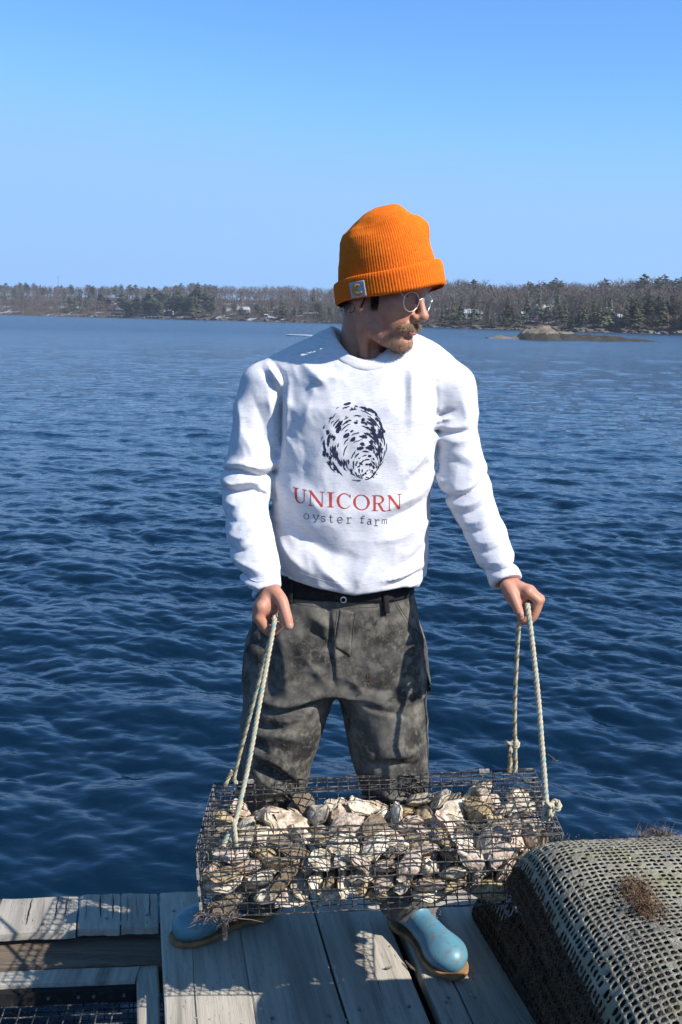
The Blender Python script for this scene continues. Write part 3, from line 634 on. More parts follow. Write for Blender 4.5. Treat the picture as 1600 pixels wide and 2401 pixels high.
o = mb.build('shell_grit', M['clipm2']); tag(o, 'pale shell grit scattered over the dock boards', 'grit', kind='stuff')
# ================================================================== OYSTER CAGE
CT = math.radians(3.75)
CW, CD, CH = .775, .325, .152
_a = at(470, 2150, 1.98)
cage = thing('oyster_cage', 'black wire mesh oyster cage full of oysters, held by two rope handles', 'cage', tuple(_a)); cage.rotation_euler = (math.radians(-1.0), -CT, math.radians(.6))
bpy.context.view_layer.update(); CM = np.array(cage.rotation_euler.to_matrix()); 
def cw(x, y, z): return CM@np.array([x, y, z])+_a          # cage-local -> world
g = .0254; nx_, ny_, nz_ = 31, 13, 6; gx, gy, gz = CW/nx_, CD/ny_, CH/nz_; R_ = .0012; R2 = .0017
def panel(name, lines, m='wire'):
    mb = MB()
    for a, b_, r_ in lines: wire(mb, a, b_, r_, wob=.0007, seg=.026)
    return mb.build(name, M[m], cage, True)
bow = lambda u: 0
panel('front_panel', [([0, 0, k*gz], [CW, 0, k*gz], R2) for k in range(nz_+1)]+[([i*gx, .003, 0], [i*gx, .003, CH], R_) for i in range(nx_+1)])
panel('back_panel', [([0, CD, k*gz], [CW, CD, k*gz], R2) for k in range(nz_+1)]+[([i*gx, CD-.003, 0], [i*gx, CD-.003, CH], R_) for i in range(nx_+1)])
panel('bottom_panel', [([i*gx, 0, .002], [i*gx, CD, .002], R_) for i in range(nx_+1)]+[([0, j*gy, -.001], [CW, j*gy, -.001], R_) for j in range(ny_+1)])
panel('side_panel', [([0, 0, k*gz], [0, CD, k*gz], R2) for k in range(nz_+1)]+[([.003, j*gy, 0], [.003, j*gy, CH], R_) for j in range(ny_+1)]+[([.008, .004+j*gy*.5, .01+.012*j], [.010, .01+j*gy*.5, .02+.012*j], .003) for j in range(9)], 'wire_crud')
panel('side_panel', [([CW, 0, k*gz], [CW, CD, k*gz], R2) for k in range(nz_+1)]+[([CW-.003, j*gy, 0], [CW-.003, j*gy, CH], R_) for j in range(ny_+1)]+[([CW-.03, j*gy, CH-.03-.0*j], [CW, j*gy, CH-.03], R_) for j in range(ny_+1)])
# top rim with the loading opening: 3 cells left, 4 right, 3 at the front, 2 at the back
xl, xr, yf, yb = 3*gx, CW-5*gx, 3*gy, CD-3*gy
L = []
for i in range(nx_+1):
    x = i*gx
    if x < xl+.001 or x > xr-.001: L.append(([x, 0, CH], [x, CD, CH], R_))
    else: L += [([x, 0, CH], [x, yf, CH], R_), ([x, yb, CH], [x, CD, CH], R_)]
for j in range(ny_+1):
    y = j*gy
    if y < yf+.001 or y > yb-.001: L.append(([0, y, CH+.003], [CW, y, CH+.003], R2))
    else: L += [([0, y, CH+.003], [xl, y, CH+.003], R2), ([xr, y, CH+.003], [CW, y, CH+.003], R2)]
panel('top_rim', L)
# doubled wires of the folded lid hinge along the front edge
M['clipm'] = mat('clip', (.5, .47, .42), .8, noise=[(200, 3, .4, .6, (.2, .18, .15), .8)])
panel('hinge_strip', [([0, .012, CH+.006], [CW-.10, .010, CH+.006], R_), ([0, .060, CH+.007], [CW-.1, .063, CH+.006], R_), ([0, .036, CH+.007], [CW-.1, .034, CH+.006], R_)])
# white clips and clots of dried growth
for (x, y) in ((.085, CD), (CW-.12, CD+.001)): MB().box((x, y, CH+.003), (.012, .004, .004)).build('clip', M['clipm'], cage)
MB().box((.002, -.003, .10), (.0025, .002, .012)).build('clip', M['clipm'], cage); MB().box((.002, -.003, .060), (.0025, .002, .010)).build('clip', M['clipm'], cage); MB().box((.003, -.003, .026), (.003, .002, .008)).build('clip', M['clipm'], cage)
r = np.random.default_rng(5); n = 260; P = np.stack([r.uniform(-.01, .075, n), r.uniform(-.008, .02, n), r.uniform(-.014, .012, n)], 1); D = r.normal(size=(n, 3)); D[:, 2] *= .4; D /= np.linalg.norm(D, axis=1, keepdims=True)
V, F = strips(P, D, r.uniform(.01, .03, n), np.full(n, .0008), (0, 0, -.15), 3, .3); o = mk('dried_growth', V, F, M['weed_pale'], cage)
n = 500; P = np.stack([r.uniform(0, .02, n), r.uniform(0, CD, n), r.uniform(0, CH, n)], 1); D = r.normal(size=(n, 3)); D /= np.linalg.norm(D, axis=1, keepdims=True)
V, F = strips(P, D, r.uniform(.004, .012, n), np.full(n, .0006), (0, 0, -.1), 2, .3); mk('dried_growth', V, F, M['weed_pale'], cage)
MB().box((.050, -.003, -.028), (.005, .0015, .026)).build('cable_tie', M['wire'], cage)
MB().tube([[.08, -.002, -.006], [.11, -.006, -.008], [.135, -.008, -.014]], [.0012, .001, .0004], 4).build('straw', M['weed_pale'], cage)
# weed clump inside the back panel
n = 90; P = np.stack([r.uniform(.53*CW, .66*CW, n), np.full(n, CD+.004), r.uniform(.08, .14, n)], 1); D = r.normal(size=(n, 3))*[1, .2, 1]; D /= np.linalg.norm(D, axis=1, keepdims=True)
V, F = strips(P, D, r.uniform(.02, .045, n), np.full(n, .0014), (0, 0, -.1), 4, .35); mk('weed', V, F, M['crack'], cage)
# ---------------------------------------------------------------- oysters
def oyster_mesh(seed):
    r = np.random.default_rng(seed); nu, nv = 28, 11; L = r.uniform(.035, .043); W = L*r.uniform(.60, .74); th = r.uniform(.011, .016); bend = r.uniform(-.25, .25); V = []
    lob = [(r.uniform(.015, .05), k, r.uniform(0, 6)) for k in (2, 3, 5, 8, 11)]; fr = r.uniform(9, 14)
    for side in (1, -1):
        for i in range(nv):
            q = i/(nv-1)
            for j in range(nu):
                a = 2*math.pi*j/nu; rr_ = 1+sum(A*math.sin(k*a+p) for A, k, p in lob); taper = 1-.38*max(0, math.cos(a))**1.5
                x = math.cos(a)*L*rr_*q*(1.08 if math.cos(a) > 0 else 1); y = math.sin(a)*W*rr_*q*taper; y += bend*x*x/L
                dome = (1-q**2.2); ph_ = q*fr*1.1+1.1*math.sin(a*2+seed)+.6*math.sin(a*5+seed)+seed; ridge = .0020*((ph_/math.pi)%1.0-.5)*min(1, q*3)+.0016*math.sin(a*4+seed*3)*q; z = side*(th*(1.0 if side < 0 else .62)*dome**.75+ridge+.0014)+.0045*math.sin(2*a+seed)*q*q+.0028*math.sin(5*a+seed*2)*q**3
                V.append([x, y, z+side*.0006])
    n = nu*nv; F = gridfaces(nv, nu, wrapv=True); F2 = F[:, ::-1]+n
    rim = [[(nv-1)*nu+j, (nv-1)*nu+(j+1) % nu, n+(nv-1)*nu+(j+1) % nu, n+(nv-1)*nu+j] for j in range(nu)]
    m = mesh('oyster', V, np.concatenate([F, F2, np.array(rim)]), True); return m
def oyster_mat(name, base, c2, c3, st=(1, 1, 1)):
    m = mat(name, base, .62, .35, rand=.22, noise=[(45, 5, .42, .62, c2, .8), (110, 4, .48, .62, c3, .8), (26, 4, .53, .64, (.20, .14, .08), .8), (70, 4, .60, .68, (.07, .05, .035), .8), (300, 3, .60, .70, (.75, .70, .62), .5)], bump=[(130, .8, .003), (420, .5, .001)]); return m
OM = [oyster_mat('shell_pale', (.82, .71, .53), (.95, .87, .72), (.42, .32, .22)), oyster_mat('shell_pink', (.78, .61, .47), (.90, .76, .60), (.42, .28, .22)),
      oyster_mat('shell_tan', (.56, .43, .23), (.68, .57, .38), (.28, .19, .10)), oyster_mat('shell_dark', (.20, .15, .10), (.32, .25, .17), (.09, .07, .05))]
ONAME = ['pale cream', 'pinkish', 'tan', 'dark brown']
OMESH = []
for i in range(14):
    me = oyster_mesh(100+i); row = []
    for m in OM: c = me.copy(); c.materials.append(m); row.append(c)
    OMESH.append(row)
place_data = [(3,0.076,0.059,0.015,0.99,0.04,-0.03,0.12),(7,0.075,0.173,0.016,1.00,0.02,-0.01,0.01),(13,0.079,0.285,0.015,0.58,-0.09,-0.05,0.81),(11,0.196,0.027,0.018,0.16,-0.12,0.29,-0.94),(10,0.158,0.172,0.017,0.61,0.01,-0.01,0.79),(8,0.161,0.247,0.015,0.28,-0.04,-0.03,-0.96),(2,0.277,0.048,0.017,0.04,0.00,-0.02,1.00),(0,0.285,0.153,0.017,0.60,0.11,-0.18,-0.77),(6,0.287,0.252,0.016,0.14,-0.06,-0.18,0.97),(12,0.385,0.036,0.018,0.99,0.04,0.00,0.14),(5,0.404,0.159,0.014,0.90,0.04,0.02,0.43),(10,0.381,0.249,0.019,0.68,0.05,0.19,0.70),(8,0.493,0.028,0.014,0.07,-0.02,-0.01,-1.00),(6,0.506,0.166,0.014,0.53,0.02,-0.03,-0.84),(0,0.494,0.272,0.016,0.68,-0.03,0.10,-0.73),(2,0.595,0.047,0.018,0.07,-0.07,-0.01,1.00),(9,0.592,0.158,0.017,0.97,0.00,0.00,0.26),(13,0.606,0.278,0.015,0.79,0.10,0.03,0.61),(7,0.674,0.064,0.017,0.99,0.05,0.06,0.07),(12,0.694,0.143,0.019,0.96,-0.24,0.14,0.08),(6,0.688,0.279,0.015,0.87,-0.09,-0.03,0.48),(9,0.056,0.022,0.023,0.20,0.15,0.25,-0.94),(8,0.081,0.120,0.018,0.49,0.04,0.17,-0.85),(0,0.039,0.274,0.025,0.24,0.20,-0.11,-0.94),(0,0.140,0.034,0.025,0.71,-0.41,0.08,0.57),(4,0.183,0.106,0.018,0.93,0.08,0.09,-0.36),(5,0.156,0.291,0.024,0.87,-0.07,-0.20,-0.44),(6,0.304,0.104,0.023,0.41,-0.23,0.29,-0.83),(9,0.266,0.206,0.024,0.95,-0.15,-0.28,0.01),(12,0.252,0.236,0.038,0.47,0.14,-0.26,-0.83),(3,0.356,0.078,0.015,0.84,-0.03,0.01,0.54),(4,0.348,0.167,0.018,0.29,0.13,-0.19,-0.93),(9,0.337,0.288,0.021,0.08,0.02,-0.29,-0.95),(2,0.519,0.097,0.017,0.20,-0.00,-0.02,0.98),(10,0.463,0.159,0.023,0.74,-0.26,-0.14,0.61),(7,0.435,0.264,0.017,0.44,-0.02,-0.01,-0.90),(5,0.608,0.097,0.015,0.15,0.03,0.12,0.98),(5,0.583,0.152,0.044,0.90,-0.06,0.07,-0.43),(13,0.582,0.201,0.017,0.26,-0.04,-0.26,-0.93),(12,0.696,0.052,0.039,0.90,0.14,0.16,-0.38),(2,0.717,0.178,0.022,0.84,-0.34,-0.02,-0.42),(3,0.726,0.254,0.015,0.28,-0.02,0.00,-0.96),(1,0.051,0.029,0.057,0.08,-0.12,0.02,0.99),(13,0.031,0.091,0.023,0.92,-0.22,-0.09,-0.30),(1,0.020,0.237,0.045,0.50,0.45,0.00,-0.74),(7,0.109,0.051,0.048,0.93,-0.34,0.07,-0.06),(3,0.234,0.111,0.015,0.69,-0.01,-0.01,-0.72),(13,0.122,0.310,0.038,0.23,0.21,0.64,-0.70),(12,0.331,0.099,0.037,0.43,-0.18,0.11,-0.88),(8,0.246,0.186,0.046,0.35,-0.01,-0.33,0.88),(6,0.270,0.214,0.072,0.94,-0.25,0.17,0.13),(6,0.421,0.069,0.017,0.94,-0.28,0.09,-0.20),(9,0.328,0.225,0.032,0.91,0.32,0.13,-0.25),(11,0.282,0.298,0.031,0.73,-0.26,-0.28,-0.57),(10,0.517,0.068,0.043,0.03,-0.26,0.07,0.96),(3,0.449,0.213,0.017,0.98,-0.18,-0.12,0.01),(1,0.466,0.250,0.040,0.95,0.09,-0.00,-0.29),(11,0.575,0.097,0.046,0.68,0.47,-0.50,-0.26),(6,0.648,0.141,0.023,0.57,-0.41,0.42,-0.58),(2,0.607,0.229,0.032,0.96,0.02,0.23,0.16),(8,0.740,0.067,0.020,0.65,-0.12,0.21,-0.72),(5,0.729,0.207,0.029,0.05,-0.26,-0.21,-0.94),(12,0.742,0.289,0.031,0.62,-0.41,-0.00,0.67),(8,0.025,0.057,0.067,0.56,-0.42,0.17,0.70),(4,0.035,0.136,0.033,0.84,-0.02,-0.12,-0.54),(0,0.053,0.213,0.073,0.33,-0.24,0.01,-0.91),(12,0.134,0.084,0.023,0.25,0.10,0.55,0.79),(6,0.212,0.166,0.019,0.72,-0.06,-0.07,-0.68),(13,0.162,0.296,0.057,0.84,0.33,-0.02,0.42),(1,0.349,0.055,0.048,0.63,0.08,0.37,-0.68),(8,0.224,0.171,0.059,0.60,0.11,-0.32,0.72),(5,0.244,0.266,0.053,0.58,-0.28,0.28,0.72),(4,0.455,0.092,0.026,0.81,0.01,0.26,0.52),(8,0.323,0.193,0.049,0.50,-0.12,0.45,-0.73),(9,0.335,0.302,0.049,0.18,-0.11,-0.30,-0.93),(12,0.489,0.022,0.043,0.96,-0.26,-0.01,-0.05),(6,0.415,0.174,0.039,0.85,-0.31,0.17,-0.39),(5,0.546,0.296,0.019,0.29,0.07,-0.18,0.94),(3,0.618,0.011,0.025,0.06,0.09,-0.65,0.75),(12,0.671,0.098,0.037,0.56,0.69,0.43,-0.17),(5,0.634,0.281,0.030,0.82,-0.11,0.22,-0.51),(4,0.723,0.028,0.062,0.98,-0.04,-0.15,-0.10),(11,0.746,0.226,0.056,0.53,0.44,-0.31,-0.66),(10,0.689,0.299,0.044,0.18,-0.03,-0.25,0.95),(12,0.050,0.094,0.063,0.90,-0.24,0.35,-0.05),(12,0.076,0.224,0.019,0.31,0.05,0.19,-0.93),(10,0.047,0.296,0.055,0.99,-0.02,0.01,0.16),(13,0.139,0.135,0.044,0.75,-0.62,0.00,-0.23),(7,0.130,0.192,0.043,0.45,0.02,0.13,-0.88),(12,0.216,0.291,0.023,0.43,-0.26,0.50,-0.70),(8,0.306,0.039,0.050,0.25,0.65,-0.41,-0.59),(8,0.267,0.149,0.065,0.20,0.32,-0.28,0.88),(13,0.243,0.303,0.060,0.22,-0.10,0.37,-0.90),(7,0.444,0.110,0.055,0.47,0.15,0.29,0.82),(5,0.343,0.166,0.050,0.43,-0.02,0.18,-0.88),(1,0.394,0.307,0.067,0.67,0.72,0.10,-0.16),(13,0.492,0.030,0.072,0.60,-0.11,-0.43,-0.67),(12,0.455,0.239,0.070,0.61,0.08,-0.17,-0.77),(2,0.558,0.241,0.024,0.67,-0.06,-0.16,0.72),(1,0.552,0.038,0.037,0.39,0.11,-0.00,-0.91),(7,0.629,0.116,0.064,0.60,-0.76,-0.25,0.10),(12,0.628,0.288,0.068,0.16,-0.47,-0.67,0.55),(3,0.705,0.039,0.083,0.70,-0.04,-0.17,-0.70),(10,0.729,0.202,0.077,0.78,0.50,-0.30,-0.25),(9,0.671,0.263,0.047,0.18,0.52,0.67,0.50),(4,0.086,0.124,0.046,0.73,0.18,-0.15,0.64),(5,0.067,0.189,0.040,0.94,-0.00,-0.11,-0.32),(6,0.126,0.239,0.043,0.18,-0.03,0.20,-0.96),(7,0.172,0.096,0.054,0.35,-0.21,0.40,-0.82),(0,0.164,0.179,0.057,0.95,0.19,0.20,-0.14),(6,0.212,0.237,0.042,0.79,0.14,-0.60,0.07),(3,0.279,0.040,0.052,0.41,0.44,-0.54,-0.58),(1,0.243,0.109,0.044,0.08,0.23,-0.04,0.97),(3,0.268,0.296,0.077,0.24,-0.24,0.43,-0.84),(10,0.434,0.038,0.052,0.76,-0.13,-0.42,0.49),(13,0.411,0.119,0.031,0.66,-0.07,-0.23,0.72),(12,0.406,0.297,0.027,0.73,-0.10,-0.29,-0.61),(4,0.490,0.071,0.065,0.64,-0.08,-0.38,-0.66),(5,0.515,0.201,0.041,0.27,0.08,-0.25,0.93),(7,0.525,0.276,0.039,0.55,0.11,0.09,-0.83),(7,0.552,0.025,0.067,0.93,-0.26,-0.03,0.26),(4,0.629,0.154,0.065,0.09,0.59,-0.30,-0.75),(8,0.593,0.278,0.050,0.86,0.32,-0.32,-0.23),(5,0.656,0.036,0.060,0.08,-0.49,0.08,0.87),(10,0.662,0.198,0.024,0.39,0.60,-0.67,-0.21),(4,0.717,0.274,0.066,0.08,-0.04,-0.05,0.99),(9,0.104,0.091,0.061,0.27,0.02,-0.10,0.96),(5,0.036,0.162,0.056,0.73,0.15,-0.15,-0.65),(11,0.103,0.274,0.044,0.33,-0.04,-0.27,-0.91),(2,0.205,0.076,0.040,0.36,0.48,-0.05,0.80),(1,0.180,0.157,0.073,0.36,0.31,-0.15,0.87),(11,0.174,0.235,0.060,0.87,-0.27,0.05,0.40),(2,0.249,0.034,0.050,0.53,-0.60,-0.34,0.49),(1,0.264,0.104,0.065,0.28,0.27,-0.02,0.92),(9,0.289,0.285,0.092,0.77,0.46,0.13,0.43),(6,0.394,0.041,0.048,0.75,-0.01,-0.12,0.65),(4,0.376,0.115,0.043,0.64,-0.03,-0.05,0.77),(5,0.415,0.228,0.043,0.95,0.17,0.02,-0.28),(1,0.484,0.115,0.079,0.61,-0.77,0.17,0.04),(4,0.523,0.120,0.037,0.05,-0.12,-0.22,-0.97),(11,0.456,0.306,0.036,0.65,-0.42,-0.28,-0.57),(10,0.546,0.047,0.092,0.69,-0.28,-0.02,-0.67),(9,0.614,0.195,0.046,0.38,0.04,-0.92,-0.12),(8,0.556,0.251,0.055,0.89,0.16,-0.09,0.42),(4,0.633,0.063,0.065,0.84,0.10,-0.45,-0.29),(7,0.712,0.105,0.041,0.03,-0.60,0.20,-0.77),(8,0.722,0.254,0.089,0.14,-0.07,-0.21,0.96),(8,0.096,0.065,0.082,0.93,0.06,-0.03,-0.36),(7,0.026,0.159,0.083,0.45,0.19,0.18,-0.85),(1,0.028,0.280,0.089,0.51,-0.21,0.04,-0.83),(8,0.220,0.043,0.043,0.63,-0.05,0.32,-0.70),(3,0.180,0.127,0.090,0.03,0.28,-0.10,0.95),(7,0.163,0.261,0.076,0.48,-0.11,-0.12,-0.86),(2,0.240,0.050,0.080,0.33,-0.36,0.63,-0.60),(0,0.306,0.135,0.072,0.14,-0.10,0.20,-0.96),(7,0.298,0.244,0.090,0.24,0.69,-0.36,0.58),(13,0.347,0.026,0.064,0.96,-0.01,0.03,0.27),(13,0.390,0.100,0.071,0.01,0.04,-0.22,-0.97),(11,0.390,0.214,0.064,0.98,0.18,-0.08,-0.02),(1,0.533,0.113,0.093,0.60,-0.41,0.27,-0.63),(7,0.527,0.154,0.053,0.22,-0.17,-0.00,0.96),(13,0.493,0.301,0.064,0.29,-0.01,-0.15,0.95),(11,0.601,0.041,0.053,0.34,0.68,0.55,0.35),(7,0.541,0.193,0.071,0.79,0.49,0.30,-0.22),(6,0.562,0.220,0.075,0.70,0.70,0.03,-0.11),(4,0.665,0.095,0.092,0.49,0.33,0.03,0.81),(9,0.692,0.145,0.055,0.62,-0.04,-0.28,-0.73),(4,0.663,0.228,0.069,0.05,-0.48,-0.11,0.87),(3,0.061,0.023,0.085,0.00,-0.06,-0.07,1.00),(8,0.077,0.167,0.087,0.84,0.28,0.45,0.11),(2,0.084,0.256,0.076,0.03,-0.68,0.71,-0.18),(6,0.185,0.021,0.072,0.00,-0.38,0.42,0.83),(0,0.212,0.150,0.091,0.20,0.41,0.32,0.83),(3,0.200,0.287,0.082,0.50,0.32,0.33,0.74),(5,0.267,0.038,0.095,0.89,0.19,0.23,0.34),(0,0.315,0.186,0.103,0.94,0.28,-0.16,0.08),(7,0.330,0.224,0.086,0.01,0.21,-0.97,0.12),(8,0.401,0.039,0.079,0.55,-0.12,-0.12,-0.82),(5,0.370,0.134,0.069,0.23,0.18,-0.29,-0.91),(1,0.378,0.266,0.060,0.89,-0.29,-0.33,0.13),(1,0.563,0.128,0.116,0.22,-0.09,-0.29,-0.93),(3,0.499,0.153,0.072,0.75,-0.11,-0.39,0.52),(12,0.503,0.259,0.074,0.71,0.49,-0.09,-0.50),(10,0.620,0.080,0.096,0.53,0.41,-0.16,-0.73),(6,0.551,0.173,0.095,0.89,0.00,0.41,-0.18),(1,0.574,0.254,0.087,0.01,-0.09,0.83,0.55),(12,0.690,0.075,0.103,0.50,-0.36,0.45,-0.64),(11,0.696,0.188,0.067,0.23,-0.23,-0.24,0.92),(2,0.666,0.285,0.091,0.30,-0.85,-0.29,0.33),(12,0.045,0.023,0.115,0.95,-0.22,0.20,-0.00),(8,0.118,0.150,0.081,0.56,0.03,0.12,-0.82),(6,0.114,0.230,0.069,0.79,-0.09,-0.16,0.58),(12,0.144,0.027,0.073,0.39,-0.03,-0.25,-0.89),(10,0.227,0.178,0.113,0.21,-0.22,-0.53,-0.79),(12,0.221,0.301,0.102,0.87,0.21,0.33,-0.30),(7,0.316,0.041,0.093,0.40,-0.22,0.19,-0.87),(5,0.319,0.105,0.080,0.77,0.16,0.25,-0.56),(1,0.343,0.224,0.121,0.10,-0.09,-0.19,-0.97),(13,0.427,0.075,0.093,0.93,-0.12,-0.04,0.35),(2,0.365,0.179,0.078,0.98,0.07,0.09,0.17),(1,0.340,0.280,0.082,0.65,0.21,-0.11,0.73),(8,0.480,0.067,0.091,0.16,0.92,-0.31,0.19),(5,0.461,0.180,0.051,0.76,-0.09,-0.08,0.64),(2,0.498,0.221,0.083,0.62,0.37,-0.05,-0.69),(9,0.574,0.096,0.095,0.88,0.09,0.20,0.41),(4,0.592,0.153,0.078,0.75,0.33,0.06,0.57),(13,0.581,0.303,0.076,0.18,-0.31,-0.01,0.93),(10,0.724,0.033,0.111,0.21,-0.15,-0.04,-0.97),(7,0.683,0.166,0.084,0.90,0.28,-0.22,-0.25),(7,0.640,0.311,0.108,0.26,-0.24,0.51,0.78),(7,0.068,0.065,0.104,0.18,-0.03,-0.01,0.98),(3,0.133,0.145,0.101,0.16,0.69,-0.67,-0.23),(11,0.136,0.258,0.102,0.97,-0.06,-0.17,-0.18),(8,0.172,0.056,0.084,0.90,-0.44,0.02,-0.05),(5,0.213,0.215,0.124,0.30,-0.81,0.10,0.49),(5,0.181,0.270,0.112,0.80,0.48,-0.31,-0.19),(13,0.292,0.038,0.124,0.22,-0.08,-0.05,0.97),(11,0.269,0.108,0.097,0.80,-0.11,0.16,-0.57),(9,0.362,0.261,0.133,0.90,-0.08,0.20,0.37),(6,0.381,0.081,0.098,0.90,0.16,-0.12,0.39),(0,0.386,0.170,0.099,0.57,-0.01,0.23,-0.79),(4,0.365,0.270,0.100,0.13,-0.15,0.10,-0.97),(3,0.452,0.020,0.086,0.26,-0.40,0.81,0.34),(5,0.448,0.160,0.071,0.95,0.06,-0.10,-0.30),(2,0.471,0.187,0.094,0.31,0.61,0.65,-0.33),(1,0.591,0.068,0.118,0.53,-0.14,0.63,-0.55),(4,0.594,0.181,0.109,0.81,-0.27,-0.03,-0.52),(5,0.557,0.295,0.087,0.94,0.01,-0.34,0.05),(7,0.725,0.088,0.094,0.75,-0.09,0.61,0.24),(13,0.660,0.155,0.098,0.58,0.09,-0.22,0.78),(5,0.603,0.282,0.127,0.32,0.07,-0.15,0.93),(12,0.137,0.088,0.091,0.64,-0.28,-0.19,-0.69),(2,0.090,0.178,0.112,0.21,-0.79,-0.44,0.37),(3,0.121,0.295,0.075,0.35,-0.03,0.72,0.60),(12,0.202,0.087,0.090,0.06,-0.13,0.07,-0.99),(3,0.140,0.201,0.108,0.00,0.74,0.41,-0.53),(0,0.189,0.219,0.092,0.11,0.17,-0.36,0.91),(4,0.314,0.090,0.105,0.26,0.06,-0.86,-0.43),(4,0.272,0.125,0.124,0.84,-0.34,0.06,-0.42),(10,0.302,0.295,0.127,0.02,0.06,-0.00,1.00),(2,0.393,0.066,0.123,0.49,0.15,-0.27,0.81),(12,0.419,0.134,0.093,0.73,0.14,0.11,0.65),(2,0.401,0.233,0.092,0.47,0.83,0.31,0.04),(13,0.407,0.023,0.111,0.78,-0.48,0.08,0.38),(13,0.469,0.152,0.100,0.00,0.10,0.22,0.97),(8,0.452,0.280,0.085,0.80,-0.09,-0.08,-0.59),(2,0.613,0.036,0.114,0.03,0.14,-0.62,0.77),(5,0.628,0.218,0.085,0.57,-0.17,0.45,0.67),(4,0.536,0.286,0.103,0.31,-0.37,-0.12,0.87),(8,0.753,0.093,0.067,0.68,-0.18,0.68,-0.18),(7,0.685,0.154,0.122,0.79,0.06,0.07,0.61),(9,0.679,0.274,0.122,0.20,-0.87,-0.45,-0.01),(12,0.086,0.126,0.104,0.82,0.22,-0.32,0.42),(10,0.044,0.207,0.110,0.03,-0.14,-0.22,-0.97),(12,0.065,0.299,0.096,0.81,0.20,0.41,0.37),(5,0.181,0.065,0.116,0.87,0.03,0.00,-0.49),(5,0.108,0.228,0.115,0.58,-0.23,-0.72,0.30),(5,0.169,0.226,0.133,0.04,-0.10,0.24,-0.96),(2,0.362,0.129,0.119,0.28,-0.65,0.67,-0.22),(7,0.264,0.178,0.131,0.23,-0.80,-0.40,0.39),(8,0.252,0.244,0.102,0.49,-0.21,-0.26,0.81),(13,0.344,0.022,0.095,0.33,0.16,-0.93,-0.05),(11,0.417,0.165,0.120,0.03,0.04,-0.31,-0.95),(4,0.437,0.211,0.104,0.33,0.67,0.40,0.54),(7,0.475,0.083,0.117,0.95,-0.10,-0.12,-0.28),(2,0.508,0.159,0.115,0.52,-0.37,0.24,-0.73),(0,0.473,0.211,0.122,0.58,-0.35,0.02,-0.73),(2,0.649,0.013,0.108,0.70,0.66,-0.16,0.20),(2,0.629,0.244,0.100,0.24,-0.19,-0.56,-0.77),(6,0.510,0.265,0.125,0.27,-0.79,0.55,-0.05),(0,0.714,0.115,0.125,0.68,-0.48,0.24,0.50),(2,0.741,0.132,0.039,0.17,-0.79,0.09,0.59),(3,0.729,0.299,0.096,0.63,0.67,0.39,0.03),(7,0.048,0.122,0.107,0.13,-0.91,-0.04,-0.38),(7,0.060,0.250,0.113,0.04,0.35,0.83,0.44),(11,0.083,0.297,0.111,0.14,0.86,-0.29,-0.39),(9,0.119,0.023,0.110,0.04,-0.10,0.28,-0.95),(2,0.184,0.124,0.122,0.98,0.02,0.15,-0.09),(9,0.129,0.283,0.125,0.78,-0.00,-0.10,-0.62),(4,0.248,0.064,0.121,0.27,0.91,-0.05,0.30),(4,0.314,0.152,0.118,0.07,0.22,-0.63,0.74),(0,0.234,0.274,0.131,0.95,-0.24,0.13,-0.11),(0,0.377,0.041,0.136,0.30,0.38,0.47,-0.74),(9,0.406,0.194,0.136,0.43,0.08,-0.27,-0.86),(1,0.430,0.296,0.113,0.27,0.02,0.19,-0.94),(9,0.536,0.052,0.125,0.16,-0.56,0.77,-0.25),(5,0.571,0.218,0.114,0.27,0.96,-0.03,0.01),(12,0.490,0.295,0.099,0.25,0.88,-0.38,0.16),(13,0.581,0.010,0.102,0.30,0.31,-0.59,0.68),(2,0.641,0.159,0.124,0.01,0.82,0.47,0.33),(5,0.541,0.165,0.133,0.16,-0.57,-0.78,0.22),(4,0.644,0.077,0.134,0.06,-0.94,0.33,-0.00),(13,0.740,0.155,0.092,0.51,-0.07,-0.20,0.83),(9,0.714,0.226,0.111,0.23,0.81,0.48,0.26),(9,0.074,0.063,0.128,0.05,0.80,0.60,-0.00),(6,0.013,0.147,0.110,0.71,-0.32,-0.51,0.36)]
def place_oysters(T):
    T = [q for q in T if q[3] < .109]
    for i, (mi, x, y, z, qw, qx, qy, qz) in enumerate(T):
        ci = [0, 1, 0, 2, 0, 1, 2, 3, 0, 1][(i*7) % 10]; o = link('oyster', OMESH[mi][ci]); p = cw(x, y, z)
        q = cage.rotation_euler.to_quaternion() @ __import__('mathutils').Quaternion((qw, qx, qy, qz)); o.rotation_mode = 'QUATERNION'; o.rotation_quaternion = q; o.location = p
        lay = 'on top' if z > .085 else ('midway down' if z > .045 else 'at the bottom'); dep = 'near the front mesh' if y < CD*.4 else 'at the back'
        OY.append((x, o, ONAME[ci], lay, dep))
    cnt = {}
    for x, o, c_, lay, dep in sorted(OY, key=lambda q: q[0]):
        k = (c_, lay, dep); cnt[k] = cnt.get(k, 0)+1
        tag(o, '%s from left of the %s oysters %s %s' % (word(cnt[k]), c_, lay, dep), 'oyster', 'oysters heaped in the wire cage')
OY = []
place_oysters(place_data)
